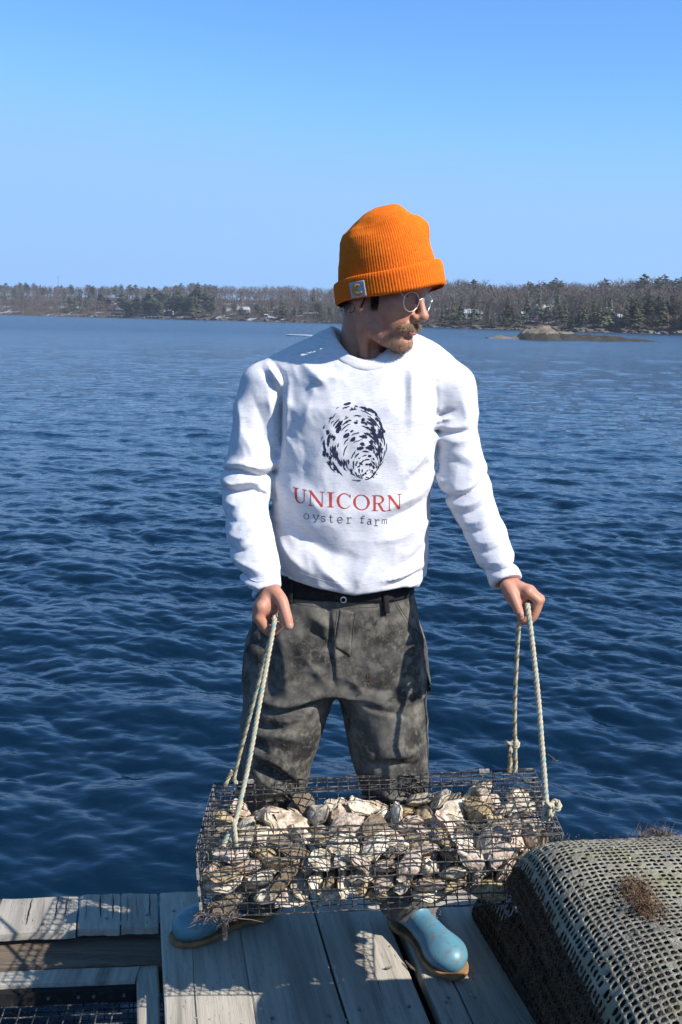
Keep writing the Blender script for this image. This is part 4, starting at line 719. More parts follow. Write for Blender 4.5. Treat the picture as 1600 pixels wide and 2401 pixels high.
# ================================================================== ROPE HANDLES
def rope_path(P, r_=.0056, pitch=.034, seg=.0028):
    P = np.asarray(P, float); d = np.linalg.norm(np.diff(P, axis=0), axis=1).sum(); n = max(12, int(d/seg)); C = catmull(P, n)
    T = np.gradient(C, axis=0); T /= np.linalg.norm(T, axis=1, keepdims=True)+1e-12; s_ = np.concatenate([[0], np.cumsum(np.linalg.norm(np.diff(C, axis=0), axis=1))])
    N = np.zeros_like(C); v = np.cross(T[0], [0.3, 1, .1]); N[0] = v/np.linalg.norm(v)
    for i in range(1, n): v = N[i-1]-T[i]*(N[i-1]@T[i]); N[i] = v/(np.linalg.norm(v)+1e-12)
    B = np.cross(T, N); out = []
    for k in range(3):
        a = 2*np.pi*(s_/pitch+k/3); out.append(C+(r_*.52)*(np.cos(a)[:, None]*N+np.sin(a)[:, None]*B))
    return out, C
def rope(par, P, m, r_=.0056):
    out, C = rope_path(P, r_)
    for k, S in enumerate(out): MB().tube(S, r_*.56, 6).build('strand', M[m[k % len(m)]], par, True)
    fz = np.random.default_rng(len(C)); idx = fz.integers(0, len(C), int(len(C)*.5)); D = fz.normal(size=(len(idx), 3)); D /= np.linalg.norm(D, axis=1, keepdims=True)
    V, F = strips(C[idx]+D*r_*.8, D, fz.uniform(.002, .006, len(idx)), np.full(len(idx), .00018), (0, 0, -.1), 2, .3); mk('fuzz', V, F, M[m[0]], par)
def knot(par, c, R, m, seed=1, r_=.0056):
    t = np.linspace(0, 2*np.pi*.96, 15); c = np.array(c)
    P = np.stack([(np.sin(t)+1.3*np.sin(2*t))*R*.42, (-np.sin(3*t))*R*.5, (np.cos(t)-1.3*np.cos(2*t))*R*.42], 1)+c
    out, C = rope_path(P, r_*.95)
    mb = MB()
    for S in out: mb.tube(S, r_*.56, 6)
    mb.build('knot', M[m], par, True)
GR = ('rope', 'rope', 'rope_blue')
HLr = at(643, 1462, 2.118); HLb = at(640, 1470, 2.215)
ra = thing('rope_handle', 'cream twisted rope handle with blue flecks in the man\'s right hand, left end of cage', 'rope', tuple(HLr), 'rope handles of the oyster cage')
rb = thing('rope_handle', 'cream twisted rope handle in the man\'s left hand, knotted at the right end of cage', 'rope', tuple(at(1236, 1424, 2.12)), 'rope handles of the oyster cage')
bpy.context.view_layer.update()
def P_(par, L): return [np.array(p)-np.array(par.location) for p in L]
fa = cw(.072, .030, CH+.004); fb = cw(.052, CD-.012, CH+.004)
Lt = at(643, 1450, 2.165)
rope(ra, P_(ra, [fa+[0, -.004, .0], fa+(HLr-fa)*.33+[.004, 0, -.006], fa+(HLr-fa)*.66+[.002, 0, -.003], HLr, Lt+[0, -.022, .006], Lt+[0, 0, .010]]), GR)
rope(ra, P_(ra, [Lt+[0, 0, .010], Lt+[0, .035, .004], HLb, fb+(HLb-fb)*.5+[-.004, 0, -.006], fb+[.002, 0, .03], fb+[.004, 0, 0]]), ('rope_brown', 'rope', 'rope_blue'), .0052)
rope(ra, P_(ra, [fa+[-.002, .001, .02], fa+[-.012, -.004, 0], fa+[-.018, -.01, -.016]]), GR); rope(ra, P_(ra, [fb+[-.004, 0, .035], fb+[-.016, -.004, .012], fb+[-.022, -.006, -.008]]), ('rope_brown', 'rope', 'rope_brown'), .0052)
rope(ra, P_(ra, [fa+[.006, -.004, .05], fa+[.010, -.006, .01], fa+[.012, -.003, -.03]]), GR)
ga = cw(CW-.022, .055, CH+.004); gb = cw(CW-.052, CD-.020, CH+.004); HRr = at(1240, 1440, 2.162); HRt = at(1236, 1420, 2.19); HRb = at(1216, 1478, 2.252)
rope(rb, P_(rb, [ga, ga+(HRr-ga)*.33+[.003, 0, -.005], ga+(HRr-ga)*.66+[.004, 0, -.002], HRr, HRt, at(1228, 1424, 2.22)]), GR, .0060)
rope(rb, P_(rb, [at(1228, 1424, 2.22), at(1220, 1450, 2.25), HRb, gb+(HRb-gb)*.5+[-.003, 0, -.004], gb+[.002, 0, .03], gb+[.004, 0, 0]]), ('rope_brown', 'rope', 'rope_blue'), .0052)
k1 = at(1201, 1748, gb[1]); knot(rb, k1-np.array(rb.location), .016, 'rope', 1, .005); rope(rb, P_(rb, [k1+[-.005, 0, 0], gb+[-.010, 0, .02], gb+[-.012, 0, 0]]), ('rope_brown', 'rope_brown', 'rope'), .0058)
k2 = at(1294, 1893, ga[1]); knot(rb, k2-np.array(rb.location), .018, 'rope', 1, .0058); rope(rb, P_(rb, [k2+[-.004, 0, 0], ga+[-.008, .002, .02], ga+[-.008, 0, -.01]]), GR, .0055)
rope(rb, P_(rb, [k2+[-.012, -.003, .004], k2+[-.022, -.004, .010]]), GR, .004)
# weed hanging off the front strand
w0 = at(1284, 1768, 2.03)-np.array(rb.location); mb = MB(); mb.tube([w0, w0+[.012, 0, -.008], w0+[.022, 0, -.018]], [.0008, .0006, .0004], 4).tube([w0+[.012, 0, -.008], w0+[.013, 0, -.016]], .0005, 4).tube([w0+[.018, 0, -.014], w0+[.025, 0, -.014]], .0005, 4); mb.build('weed', M['weed'], rb)
# ================================================================== STACK OF GROW-OUT BAGS
PU, PV = 9.0, 9.0
def bag_profile(n, power=5.0, H=1.0, hx=1.0):
    """arclength-even samples of |p|<=1 with height (1-|p|^power)^.5"""
    p = np.linspace(-1, 1, 4001); z = H*np.sqrt(np.clip(1-np.abs(p)**power, 0, 1)); s_ = np.concatenate([[0], np.cumsum(np.hypot(np.diff(p)*hx, np.diff(z)))])
    return np.interp(np.linspace(0, s_[-1], n), s_, p)
def bag(name, label, c, half, rz, m, pw=(9., 9.), bulge=.036, cell=.0115, inner='muck', fuzz=None, seed=1, droop=None, sag=0.0, cover=0.0):
    PU, PV = pw; r = np.random.default_rng(seed); hx, hy, hz = half; o = thing(name, label, 'mesh bag', c, 'stack of oyster grow-out bags', rz)
    Lx = 2*(hx+hz*.75); Ly = 2*(hy+hz*.75); nu, nv = int(Lx/cell), int(Ly/cell)
    pu = bag_profile(2*nu+1, PU, hz, hx); pv = bag_profile(2*nv+1, PV, hz, hy)
    kk = r.normal(size=(5, 2))*7; ph = r.uniform(0, 6, 5)
    def surf(U, V, off=0.0):
        fu = np.sqrt(np.clip(1-np.abs(U)**PU, 0, 1)); fv = np.sqrt(np.clip(1-np.abs(V)**PV, 0, 1)); h = fu*fv
        x = U*(hx+off)*(1-.02*(1-fv)); y = V*(hy+off)*(1-.02*(1-fu)); b = sum(np.sin(k[0]*x+k[1]*y+p) for k, p in zip(kk, ph))*.0035
        z = (hz+off)*(2*h-1)+b*h*1.5+bulge*h*(1-U*U)*(1-V*V)+sag*(V)*h
        if droop is not None: z = z+droop(x, y)
        return np.stack([x, y, z], -1)
    # shared lattice of corner/edge points plus a rounded hole ring per cell
    UU, VV = np.meshgrid(pu, pv, indexing='ij'); jit = r.normal(size=UU.shape+(3,))*.0006; G_ = surf(UU, VV)+jit
    nU, nV = G_.shape[:2]; base = G_.reshape(-1, 3); id_ = lambda i, j: i*nV+j
    I, J = np.meshgrid(np.arange(nu)*2+1, np.arange(nv)*2+1, indexing='ij'); I = I.ravel(); J = J.ravel()
    ring = [(-1, -1), (0, -1), (1, -1), (1, 0), (1, 1), (0, 1), (-1, 1), (-1, 0)]
    C = G_[I, J]; q = r.uniform(.68, .82, (len(I), 1)); HV = []; OUT = []
    for (a, b_) in ring:
        P = G_[I+a, J+b_]; k = q*(1.0 if a*b_ == 0 else .80)*(1+r.normal(size=q.shape)*.06); HV.append(C+(P-C)*k); OUT.append((I+a)*nV+J+b_)
    HV = np.stack(HV, 1); OUT = np.stack(OUT, 1); nb = len(base); hid = nb+np.arange(len(I))[:, None]*8+np.arange(8)
    F = np.concatenate([np.stack([OUT[:, k], OUT[:, (k+1) % 8], hid[:, (k+1) % 8], hid[:, k]], 1) for k in range(8)])
    if cover:                                    # some openings are grown shut
        shut = r.random(len(I)) < cover*(.5+.5*np.sin(C[:, 0]*30+1)*np.sin(C[:, 1]*25)+.15); F = np.concatenate([F]+[np.stack([hid[shut][:, 0], hid[shut][:, 1], hid[shut][:, 2], hid[shut][:, 3]], 1), np.stack([hid[shut][:, 0], hid[shut][:, 3], hid[shut][:, 4], hid[shut][:, 7]], 1), np.stack([hid[shut][:, 4], hid[shut][:, 5], hid[shut][:, 6], hid[shut][:, 7]], 1)])
    Vv = np.concatenate([base, HV.reshape(-1, 3)])
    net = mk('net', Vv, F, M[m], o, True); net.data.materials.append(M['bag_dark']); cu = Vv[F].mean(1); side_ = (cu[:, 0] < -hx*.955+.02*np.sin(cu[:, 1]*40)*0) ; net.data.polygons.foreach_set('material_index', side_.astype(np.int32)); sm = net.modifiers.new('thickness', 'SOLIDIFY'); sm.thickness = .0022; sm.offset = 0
    p2u = np.interp(np.linspace(0, 2*nu, 60), np.arange(2*nu+1), pu); p2v = np.interp(np.linspace(0, 2*nv, 90), np.arange(2*nv+1), pv); A, B = np.meshgrid(p2u, p2v, indexing='ij'); S = surf(A, B, -.006); S += r.normal(size=S.shape)*.0012
    mk('contents', S.reshape(-1, 3), gridfaces(60, 90), M[inner], o, True)  # dark pillow for oysters and muck, shade inside the bag put into its colour
    if fuzz:
        n, Lf, fm, where = fuzz; U = r.uniform(-1, 1, n); V = r.uniform(-1, 1, n); U, V = where(U, V, r); P = surf(U, V); e = 1e-3; du = surf(np.clip(U+e, -1, 1), V)-surf(np.clip(U-e, -1, 1), V); dv = surf(U, np.clip(V+e, -1, 1))-surf(U, np.clip(V-e, -1, 1)); D = np.cross(du, dv); D /= np.linalg.norm(D, axis=1, keepdims=True)+1e-9; D = D+r.normal(size=D.shape)*.6; D /= np.linalg.norm(D, axis=1, keepdims=True)
        Vf, Ff = strips(P, D, r.uniform(.4, 1.2, n)*Lf, np.full(n, .00055), (0, 0, -.3), 3, .25, seed); mk('growth', Vf, Ff, M[fm], o)
    return o, surf
left = lambda U, V, r: (-1+r.random(len(U))**2*.10, V)
zt = .575
def corner_bag(cx_, cy_, zc, half, deg):                 # centre of a bag from its far-left corner
    a = math.radians(deg); return (cx_+half[0]*math.cos(a)+half[1]*math.sin(a), cy_+half[0]*math.sin(a)-half[1]*math.cos(a), zc)
def mkbag(lab, cx_, cy_, zc, half, deg, *a, **k): return bag('mesh_bag', lab, corner_bag(cx_, cy_, zc+(.027 if zc > .3 else .012 if zc > .2 else 0), half, deg), half, math.radians(deg), *a, **k)
left2 = lambda U, V, r: (-1+r.random(len(U))**2*.06, V)
b1, surf1 = mkbag('topmost weathered grey-green plastic mesh bag of the stack, brown weed patch on top', .352, 1.935, .503, (.27, .47, .062), 6.5, 'bag', cell=.0128, cover=.16, fuzz=(4200, .009, 'weed', left2), seed=2)
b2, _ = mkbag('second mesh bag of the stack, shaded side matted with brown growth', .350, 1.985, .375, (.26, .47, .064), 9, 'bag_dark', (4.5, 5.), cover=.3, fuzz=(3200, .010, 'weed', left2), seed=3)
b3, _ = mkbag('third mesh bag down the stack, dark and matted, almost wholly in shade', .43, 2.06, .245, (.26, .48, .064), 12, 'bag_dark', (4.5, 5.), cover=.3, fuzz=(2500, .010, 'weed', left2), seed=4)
b4, _ = mkbag('lowest black mesh bag of the stack resting on the dock boards beside the clog', .375, 2.56, .090, (.262, .50, .085), 13, 'wire_crud', cell=.0165, inner='muck', cover=.10, seed=5, fuzz=(900, .010, 'weed', left2))  # sun on this shaded bag put into its lighter crusted-wire colour
# brown weed patch and the fringe along the far edge of the top bag
def weedpatch(name, pts, n, Lf, m, spread, lift=.35):
    r = np.random.default_rng(n); P = np.array(pts)[r.integers(0, len(pts), n)]+r.normal(size=(n, 3))*spread; 
    b1i = b1.matrix_world; bpy.context.view_layer.update(); D = r.normal(size=(n, 3))*[.5, .5, .3]+[0.25, -.5, lift]; D /= np.linalg.norm(D, axis=1, keepdims=True)
    V, F = strips(P, D, r.uniform(.4, 1.2, n)*Lf, np.full(n, .0007), (0, 0, -.18), 4, .35, n); return mk(name, V, F, M[m], b1)
def onbag(u, v): return surf1(np.array([u]), np.array([v]))[0]
bpy.context.view_layer.update()
inv = np.array(b1.matrix_world.inverted()); 
def bag_hit(px, py):                                # where this sight line meets the top bag: solved numerically on its surface
    U, V = np.meshgrid(np.linspace(-.98, .98, 160), np.linspace(-.98, .98, 200), indexing='ij'); S = surf1(U, V).reshape(-1, 3); W = S@np.array(b1.matrix_world)[:3, :3].T+np.array(b1.matrix_world)[:3, 3]
    d = W-CAM; rr_ = ray(px, py); rr_ = rr_/np.linalg.norm(rr_); t = d@rr_; dist = np.linalg.norm(d-t[:, None]*rr_, axis=1); k = np.where(dist < .006)[0]; k = k[np.argmin(t[k])] if len(k) else np.argmin(dist); return S[k]
weedpatch('weed_patch', [bag_hit(1500, 2085), bag_hit(1490, 2100), bag_hit(1515, 2115), bag_hit(1530, 2135), bag_hit(1505, 2130), bag_hit(1480, 2075)], 2600, .018, 'weed', .012, -.15)
weedpatch('weed_fringe', [bag_hit(1500+k*9, 1952) for k in range(8)], 260, .028, 'weed_pale', .007, 1.0)
weedpatch('weed_fringe', [bag_hit(1330+k*18, 1962) for k in range(15)], 160, .010, 'weed_pale', .006, .9)
tag(weedpatch('green_algae', [bag_hit(1540, 2175), bag_hit(1548, 2200), bag_hit(1500, 2260), bag_hit(1530, 2240)], 260, .016, 'seam', .02, .2), kind='stuff')
for px, py in ((1253, 2035), (1440, 1982), (1477, 2007)):
    p = bag_hit(px, py); V, F = boulder(2, 2); mk('barnacle', V*.0028+p+[0, 0, .001], F, M['rope'], b1)
# ================================================================== THE MAN
man = thing('person', 'man in orange knit beanie, glasses, white printed sweatshirt and dirty work trousers holding rope handles', 'person', (-.06, 2.45, 0))
def part(name, P, Q, m, parent=man, smooth=True, off=None):
    P = np.asarray(P, float)-(np.array(man.location) if off is None else off); o = mk(name, P, Q, M[m] if isinstance(m, str) else m, parent, smooth); return o
# ---------------------------------------------------------------- head frame: turned 60 degrees to his left and lowered
HO = at(903, 668, 2.385); psi = math.radians(55); th_ = math.radians(13); rl = math.radians(-2)
Fw = np.array([math.sin(psi)*math.cos(th_), -math.cos(psi)*math.cos(th_), -math.sin(th_)]); Lf = np.array([math.cos(psi), math.sin(psi), 0.]); Up = np.cross(Fw, -Lf); Up = Up if Up[2] > 0 else -Up
Lf2 = Lf*math.cos(rl)+Up*math.sin(rl); Up = Up*math.cos(rl)-Lf*math.sin(rl); Lf = Lf2
HR = np.stack([Fw, Lf, Up], 1)                            # columns: forward, his left, up
def h2w(P): return np.asarray(P)@HR.T+HO
def w2h(P): return (np.asarray(P)-HO)@HR
S = SDF((-.135, -.125, -.31), (.14, .115, .125), .0021)
S.ball((-.010, 0, .022), (.093, .074, .092), .01)
S.ball((.028, 0, -.040), (.060, .062, .085), .03)
S.ball((.060, 0, -.060), (.036, .046, .060), .03)
for s_ in (-1, 1):
    S.chain([(-.012, s_*.054, -.060, .016), (.010, s_*.052, -.088, .016), (.045, s_*.036, -.110, .015), (.074, s_*.014, -.116, .014)], .022, dense=12)
    S.ball((.060, s_*.043, -.032), .020, .022)
    S.ball((.093, s_*.034, .002), (.016, .018, .013), .012, '-')
    S.ball((.0715, s_*.0315, .000), .0145, .004)
    S.chain([(.086, s_*.012, .018, .009), (.083, s_*.035, .022, .008), (.066, s_*.055, .012, .006)], .012, dense=8)
    S.ball((.103, s_*.0125, -.050), (.012, .008, .008), .006)
    S.ball((-.012, s_*.078, -.030), (.017, .007, .031), .006); S.ball((-.004, s_*.088, -.026), (.009, .008, .017), .004, '-')
    S.chain([(.099, s_*.017, -.052, .002), (.090, s_*.028, -.072, .002)], .008, '-')
S.ball((.080, 0, -.113), (.020, .022, .016), .018)
S.ball((.080, 0, .030), (.018, .050, .024), .03)
S.chain([(.090, 0, .012, .008), (.099, 0, -.008, .0075), (.110, 0, -.028, .0085), (.118, 0, -.042, .0105)], .010, dense=12)
S.ball((.1185, 0, -.044), .0108, .005)
for s_ in (-1, 1): S.ball((.107, s_*.0068, -.0560), (.006, .0033, .004), .002, '-')
S.ball((.089, 0, -.069), (.016, .026, .014), .010)
S.chain([(.094, -.019, -.079, .0035), (.102, -.006, -.0765, .0052), (.102, .006, -.0765, .0052), (.094, .019, -.079, .0035)], .004)
S.chain([(.093, -.017, -.083, .004), (.099, 0, -.0865, .0068), (.093, .017, -.083, .004)], .004)
S.chain([(.104, -.016, -.0810, .0012), (.1065, 0, -.0808, .0014), (.104, .016, -.0810, .0012)], .002, '-')
S.chain([(.094, -.012, -.098, .003), (.095, .012, -.098, .003)], .010, '-')
nb = w2h(at(846, 885, 2.445)); nt0 = np.array([-.030, 0, -.060])
S.chain([(*nt0, .057), (*(nt0*.5+nb*.5), .056), (*nb, .066)], .022)
nk = w2h(at(858, 866, 2.372)); S.chain([(-.012, -.062, -.050, .012), (*(np.array([-.012, -.062, -.050])*.45+nk*.55+[.0, -.004, 0]), .010), (*nk, .007)], .018)
S.chain([(*(w2h(at(893, 838, 2.37))), .010), (*(w2h(at(885, 862, 2.375))), .010)], .02)
hv, hq = S.mesh()
PARTS_SKIN = [(h2w(hv), hq)]
# ---------------------------------------------------------------- hands
def P4(px, py, Y, r_): p = at(px, py, Y); return (*p, r_)
R1 = SDF([-.27, 2.085, .90], [-.06, 2.30, 1.12], .0016)
R1.chain([P4(602, 1290, 2.25, .024), P4(620, 1345, 2.214, .0235), P4(632, 1382, 2.186, .0215), P4(637, 1402, 2.172, .0225)], .01)
R1.ball(at(630, 1418, 2.165), (.024, .034, .030), .014)
for k in range(4):
    Y = 2.134+.0185*k; dz = (0, -2, 0, 5)[k]; sc = (1, 1.05, 1, .85)[k]; x0 = (0, -5, -5, 0)[k]
    R1.chain([P4(631, 1390+dz, 2.155+.006*k, .012), P4(613+x0, 1424+dz, Y, .0125*sc)], .010)
    R1.chain([P4(613+x0, 1424+dz, Y, .0122*sc), P4(608+x0*.6, 1448+dz, Y-.002, .0118*sc)], .007)
    R1.chain([P4(608+x0*.6, 1448+dz, Y-.002, .0116*sc), P4(625+x0*.3, 1473-dz*.6, Y, .0106*sc), P4(639, 1479-dz, Y+.002, .0100*sc), P4(652-k, 1468-dz, Y+.003, .0092*sc)], .003, dense=9)
R1.chain([P4(645, 1388, 2.150, .015), P4(660, 1408, 2.136, .0140), P4(668, 1432, 2.126, .0125), P4(673, 1450, 2.121, .0122), P4(677, 1466, 2.118, .0110)], .009, dense=16)
R1.chain([P4(641, 1424, 2.14, .002), P4(655, 1450, 2.12, .002)], .004, '-')
PARTS_SKIN.append(R1.mesh())
L1 = SDF([.27, 2.130, .90], [.52, 2.37, 1.14], .0016)
L1.chain([P4(1155, 1300, 2.300, .024), P4(1175, 1335, 2.270, .0235), P4(1192, 1362, 2.248, .0225), P4(1200, 1380, 2.234, .0235)], .01)
L1.ball(at(1215, 1398, 2.218), (.026, .034, .028), .014)
for k in range(4):
    Y = 2.184+.0185*k; dz = (0, -3, 0, 5)[k]; sc = (1, 1.05, 1, .85)[k]; x0 = (0, 4, 2, -4)[k]
    L1.chain([P4(1203, 1373+dz, 2.210+.006*k, .012), P4(1238+x0, 1388+dz, Y+.004, .0114*sc)], .010)
    L1.chain([P4(1238+x0, 1388+dz, Y+.004, .0112*sc), P4(1262+x0, 1408+dz, Y, .0104*sc)], .008)
    L1.chain([P4(1262+x0, 1408+dz, Y, .0102*sc), P4(1254+x0*.5, 1434-dz*.6, Y, .0094*sc), P4(1244, 1450-dz, Y+.001, .0088*sc), P4(1228-2*k, 1454-dz, Y+.002, .0078*sc)], .003, dense=9)
L1.chain([P4(1190, 1375, 2.206, .016), P4(1202, 1396, 2.188, .0130), P4(1211, 1418, 2.176, .0112), P4(1216, 1432, 2.171, .0106), P4(1222, 1446, 2.168, .0090)], .009, dense=16)
L1.chain([P4(1228, 1400, 2.185, .0025), P4(1236, 1412, 2.168, .002)], .006, '-')
PARTS_SKIN.append(L1.mesh())
# plain body under the clothes, joined to head and hands
Bc = SDF((-.42, 2.15, .05), (.42, 2.62, 1.50), .012)
Bc.chain([P4(846, 860, 2.44, .06), P4(842, 940, 2.43, .085), P4(830, 1150, 2.42, .10), P4(820, 1380, 2.42, .085), P4(800, 1500, 2.42, .08)], .04)
Bc.chain([P4(640, 920, 2.43, .030), P4(600, 1060, 2.405, .026), P4(577, 1140, 2.38, .022), P4(582, 1200, 2.34, .022), P4(602, 1290, 2.25, .020)], .01); Bc.chain([P4(1050, 920, 2.43, .030), P4(1075, 1040, 2.41, .026), P4(1094, 1145, 2.38, .022), P4(1120, 1210, 2.355, .022), P4(1155, 1290, 2.30, .020)], .01)
Bc.chain([P4(700, 1540, 2.42, .06), P4(655, 1820, 2.40, .045), P4(615, 2110, 2.52, .03)], .03); Bc.chain([P4(880, 1540, 2.42, .06), P4(925, 1820, 2.41, .045), P4(955, 2130, 2.50, .03)], .03)
PARTS_SKIN.append(Bc.mesh())
mb = MB()
for v, q in PARTS_SKIN: mb.add(v-np.array(man.location), q)
body = mb.build('body', M['skin'], man, True)
# lips, nails
for (cx_, cy_, Yn, rx, rz) in ((679, 1468, 2.1078, .0060, .0070), (1223, 1441, 2.1575, .0052, .0062)):
    V, F = boulder(1, 2); V = V/np.linalg.norm(V, axis=1, keepdims=True); part('nail', V*[rx, .0022, rz]+at(cx_, cy_, Yn+.0016), F, 'nail')
V, F = boulder(1, 3); V = V/np.linalg.norm(V, axis=1, keepdims=True)
part('lips', h2w(np.array([.0985, 0, -.0865])+V*[.0095, .016, .0052]), F, 'lip')
for s_ in (-1, 1):
    part('eye', h2w(np.array([.0722, s_*.0315, -.0015])+V*.0142), F, 'eye_white'); part('iris', h2w(np.array([.0845, s_*.0318, -.0045])+V*[.0022, .0055, .0055]), F, 'iris')
    for k in range(1):
        P = catmull([[.0835, s_*.017, .0045], [.0862, s_*.030, .0075], [.0790, s_*.045, .0035]], 10); mb = MB().tube(h2w(P)-np.array(man.location), .0020, 6); mb.build('eyelid', M['skin'], man, True)
# ---------------------------------------------------------------- hair: moustache, beard, brows, nape, sideburn
r = np.random.default_rng(12)
def hairs(name, roots, dirs, L, m, wd=.00035, droop=(0, 0, -.2), curl=.12, seg=4, seed=3):
    roots = np.asarray(roots); dirs = np.asarray(dirs); dirs = dirs/np.linalg.norm(dirs, axis=1, keepdims=True)
    V, F = strips(roots, dirs, np.asarray(L), np.full(len(roots), wd), droop, seg, curl, seed); return part(name, h2w(V), F, m, smooth=False)
hb = BVHTree.FromPolygons(hv.tolist(), hq.tolist())
def skin(P, d=(-1, 0, 0), o=.05):
    out = []; nn = []
    for p in P:
        q = hb.find_nearest(Vector(p)); out.append(q[0]); nn.append(q[1])
    return np.array(out), np.array(nn)
n = 900; s_ = r.uniform(-1, 1, n); P0 = np.stack([.108-.022*np.abs(s_)**1.6, s_*.030, -.0665-.006*np.abs(s_)+r.uniform(-.006, .005, n)], 1); R0, Nn = skin(P0)
hairs('moustache', R0, np.stack([.35+0*s_, s_*1.6+np.sign(s_)*.35, -.75+.25*np.abs(s_)], 1)+r.normal(size=(n, 3))*.16, r.uniform(.009, .017, n), 'blond', .00045, (-.05, 0, -.05), .1)
n = 150; sg = np.where(r.random(n) < .5, -1, 1); R0 = np.stack([r.uniform(.088, .096, n), sg*r.uniform(.022, .034, n), -.074+r.normal(size=n)*.003], 1)
V, F = strips(R0, np.stack([np.full(n, -.25), sg*1.0, np.full(n, -.25)], 1)/1.06+r.normal(size=(n, 3))*.08, r.uniform(.015, .026, n), np.full(n, .00045), (0, 0, .22), 5, .06, 5); part('moustache_tip', h2w(V), F, 'blond', smooth=False)
# chin and jaw beard
cand = hv[(hv[:, 2] < -.060) & (hv[:, 2] > -.145) & (hv[:, 0] > .0)]; nn_ = None
i = r.integers(0, len(cand), 22000); C = cand[i]; wgt = np.clip((C[:, 0]-.045)/.035, 0, 1)*np.clip((-C[:, 2]-.078)/.02, 0, 1); jaw = np.clip((C[:, 0]-.0)/.06, 0, 1)*np.clip((-C[:, 2]-.065)/.03, 0, 1)*.28
keep = (r.random(len(C)) < np.maximum(wgt, jaw)*.42) & ~((np.abs(C[:, 1]) < .021) & (C[:, 2] > -.0925)) & ~((C[:, 2] < -.128) & (C[:, 0] < .055)); C = C[keep]; wgt = wgt[keep]; R0, Nn = skin(C)
hairs('beard', R0[wgt > .5], Nn[wgt > .5]*.6+np.array([.15, 0, -.9])+r.normal(size=(int((wgt > .5).sum()), 3))*.2, r.uniform(.003, .007, int((wgt > .5).sum())), 'blond', .0003)
hairs('stubble', R0[wgt <= .5], Nn[wgt <= .5]*.5+np.array([.1, 0, -.9])+r.normal(size=(int((wgt <= .5).sum()), 3))*.2, r.uniform(.002, .0045, int((wgt <= .5).sum())), 'stubble', .00028, seg=2)
for s_ in (-1, 1):
    n = 130; u = r.random(n); P0 = np.stack([.098-.030*u**1.8, s_*(.012+.042*u), .019+.006*np.sin(u*3)+r.normal(size=n)*.0022], 1); R0, Nn = skin(P0); hairs('eyebrow', R0, Nn*.4+np.array([0, s_*1., .25])+r.normal(size=(n, 3))*.2, r.uniform(.005, .009, n), 'stubble', .0004)
n = 900; P0 = np.stack([r.uniform(-.115, -.035, n), r.uniform(-.085, .085, n), r.uniform(-.07, .0, n)], 1); R0, Nn = skin(P0); hairs('hair', R0, Nn*.4+np.array([-.5, 0, -.8])+r.normal(size=(n, 3))*.3, r.uniform(.010, .022, n), 'hair', .0006, curl=.3)
n = 1500; P0 = np.stack([r.uniform(.010, .036, n), np.full(n, -.08), r.uniform(-.052, .01, n)], 1); R0, Nn = skin(P0); hairs('sideburn', R0, Nn*.2+np.array([-.1, 0, -1])+r.normal(size=(n, 3))*.2, r.uniform(.006, .013, n), 'hair', .0005)
# ring in the ear
c = w2h(at(823, 722, 2.33)); t = np.linspace(0, 2*np.pi, 25); part('earring', *(lambda m_: (m_.verts(), np.concatenate([f for f in m_.faces() if f.shape[1] == 4])))(MB().tube(h2w(c)+np.stack([np.cos(t)*.009, 0*t+.002*np.sin(t), np.sin(t)*.010], 1), .0011, 6)), 'black_ring')
# ---------------------------------------------------------------- glasses
gl = bpy.data.objects.new('glasses', None); COL.objects.link(gl); gl.parent = man; gl.empty_display_size = .05
lensm = bpy.data.materials.new('lens'); lensm.use_nodes = True; t_ = lensm.node_tree; t_.nodes.clear(); go = t_.nodes.new('ShaderNodeOutputMaterial'); gm = t_.nodes.new('ShaderNodeMixShader'); tr = t_.nodes.new('ShaderNodeBsdfTransparent'); gs = t_.nodes.new('ShaderNodeBsdfGlossy'); fr = t_.nodes.new('ShaderNodeFresnel'); fr.inputs[0].default_value = 1.3; gs.inputs['Roughness'].default_value = .02; tr.inputs[0].default_value = (.97, .98, .98, 1)
t_.links.new(fr.outputs[0], gm.inputs[0]); t_.links.new(tr.outputs[0], gm.inputs[1]); t_.links.new(gs.outputs[0], gm.inputs[2]); t_.links.new(gm.outputs[0], go.inputs[0])
gd = -.0095
def lens_ring(s_, sc=1.0, n=40):
    a = np.linspace(0, 2*np.pi, n, endpoint=False); x = np.cos(a)*.0245*sc; z = np.sin(a)*.0215*sc; z = z*np.where(z < 0, 1.08, .92); wrap = .0035*(x*s_/.0245)
    return np.stack([.104-.010*((x*s_+.0245)/.049)-.08*(z), s_*.0345+x, gd-.006+z], 1)
for s_ in (-1, 1):
    Rg = lens_ring(s_); Rc = np.vstack([Rg, Rg[:2]]); mb = MB().tube(h2w(Rc)-np.array(man.location), .0011, 6, False); mb.build('rim', M['wire_gold'], gl, True)
    Vl = np.vstack([lens_ring(s_, .98), [[.1005, s_*.0345, gd-.006]]]); part('lens', h2w(Vl), np.array([[k, (k+1) % 40, 40] for k in range(40)]), lensm, gl)
    hinge = np.array([.096, s_*.0590, gd-.001]); mb = MB().tube(h2w(catmull([[.0955, s_*.0575, gd-.004], hinge+[-.004, s_*.0045, .004], [.060, s_*.076, .010], [-.010, s_*.084, .004]], 24))-np.array(man.location), .0011, 6); mb.build('temple_arm', M['wire_gold'], gl, True)
    mb = MB().tube(h2w(catmull([[.100, s_*.014, gd-.012], [.095, s_*.010, gd-.016], [.096, s_*.0085, gd-.022]], 8))-np.array(man.location), .0007, 5); mb.build('nose_pad', M['wire_gold'], gl, True)
MB().tube(h2w(catmull([[.1035, -.0115, gd-.002], [.107, 0, gd+.0035], [.1035, .0115, gd-.002]], 12))-np.array(man.location), .0013, 6).build('bridge', M['wire_gold'], gl, True)
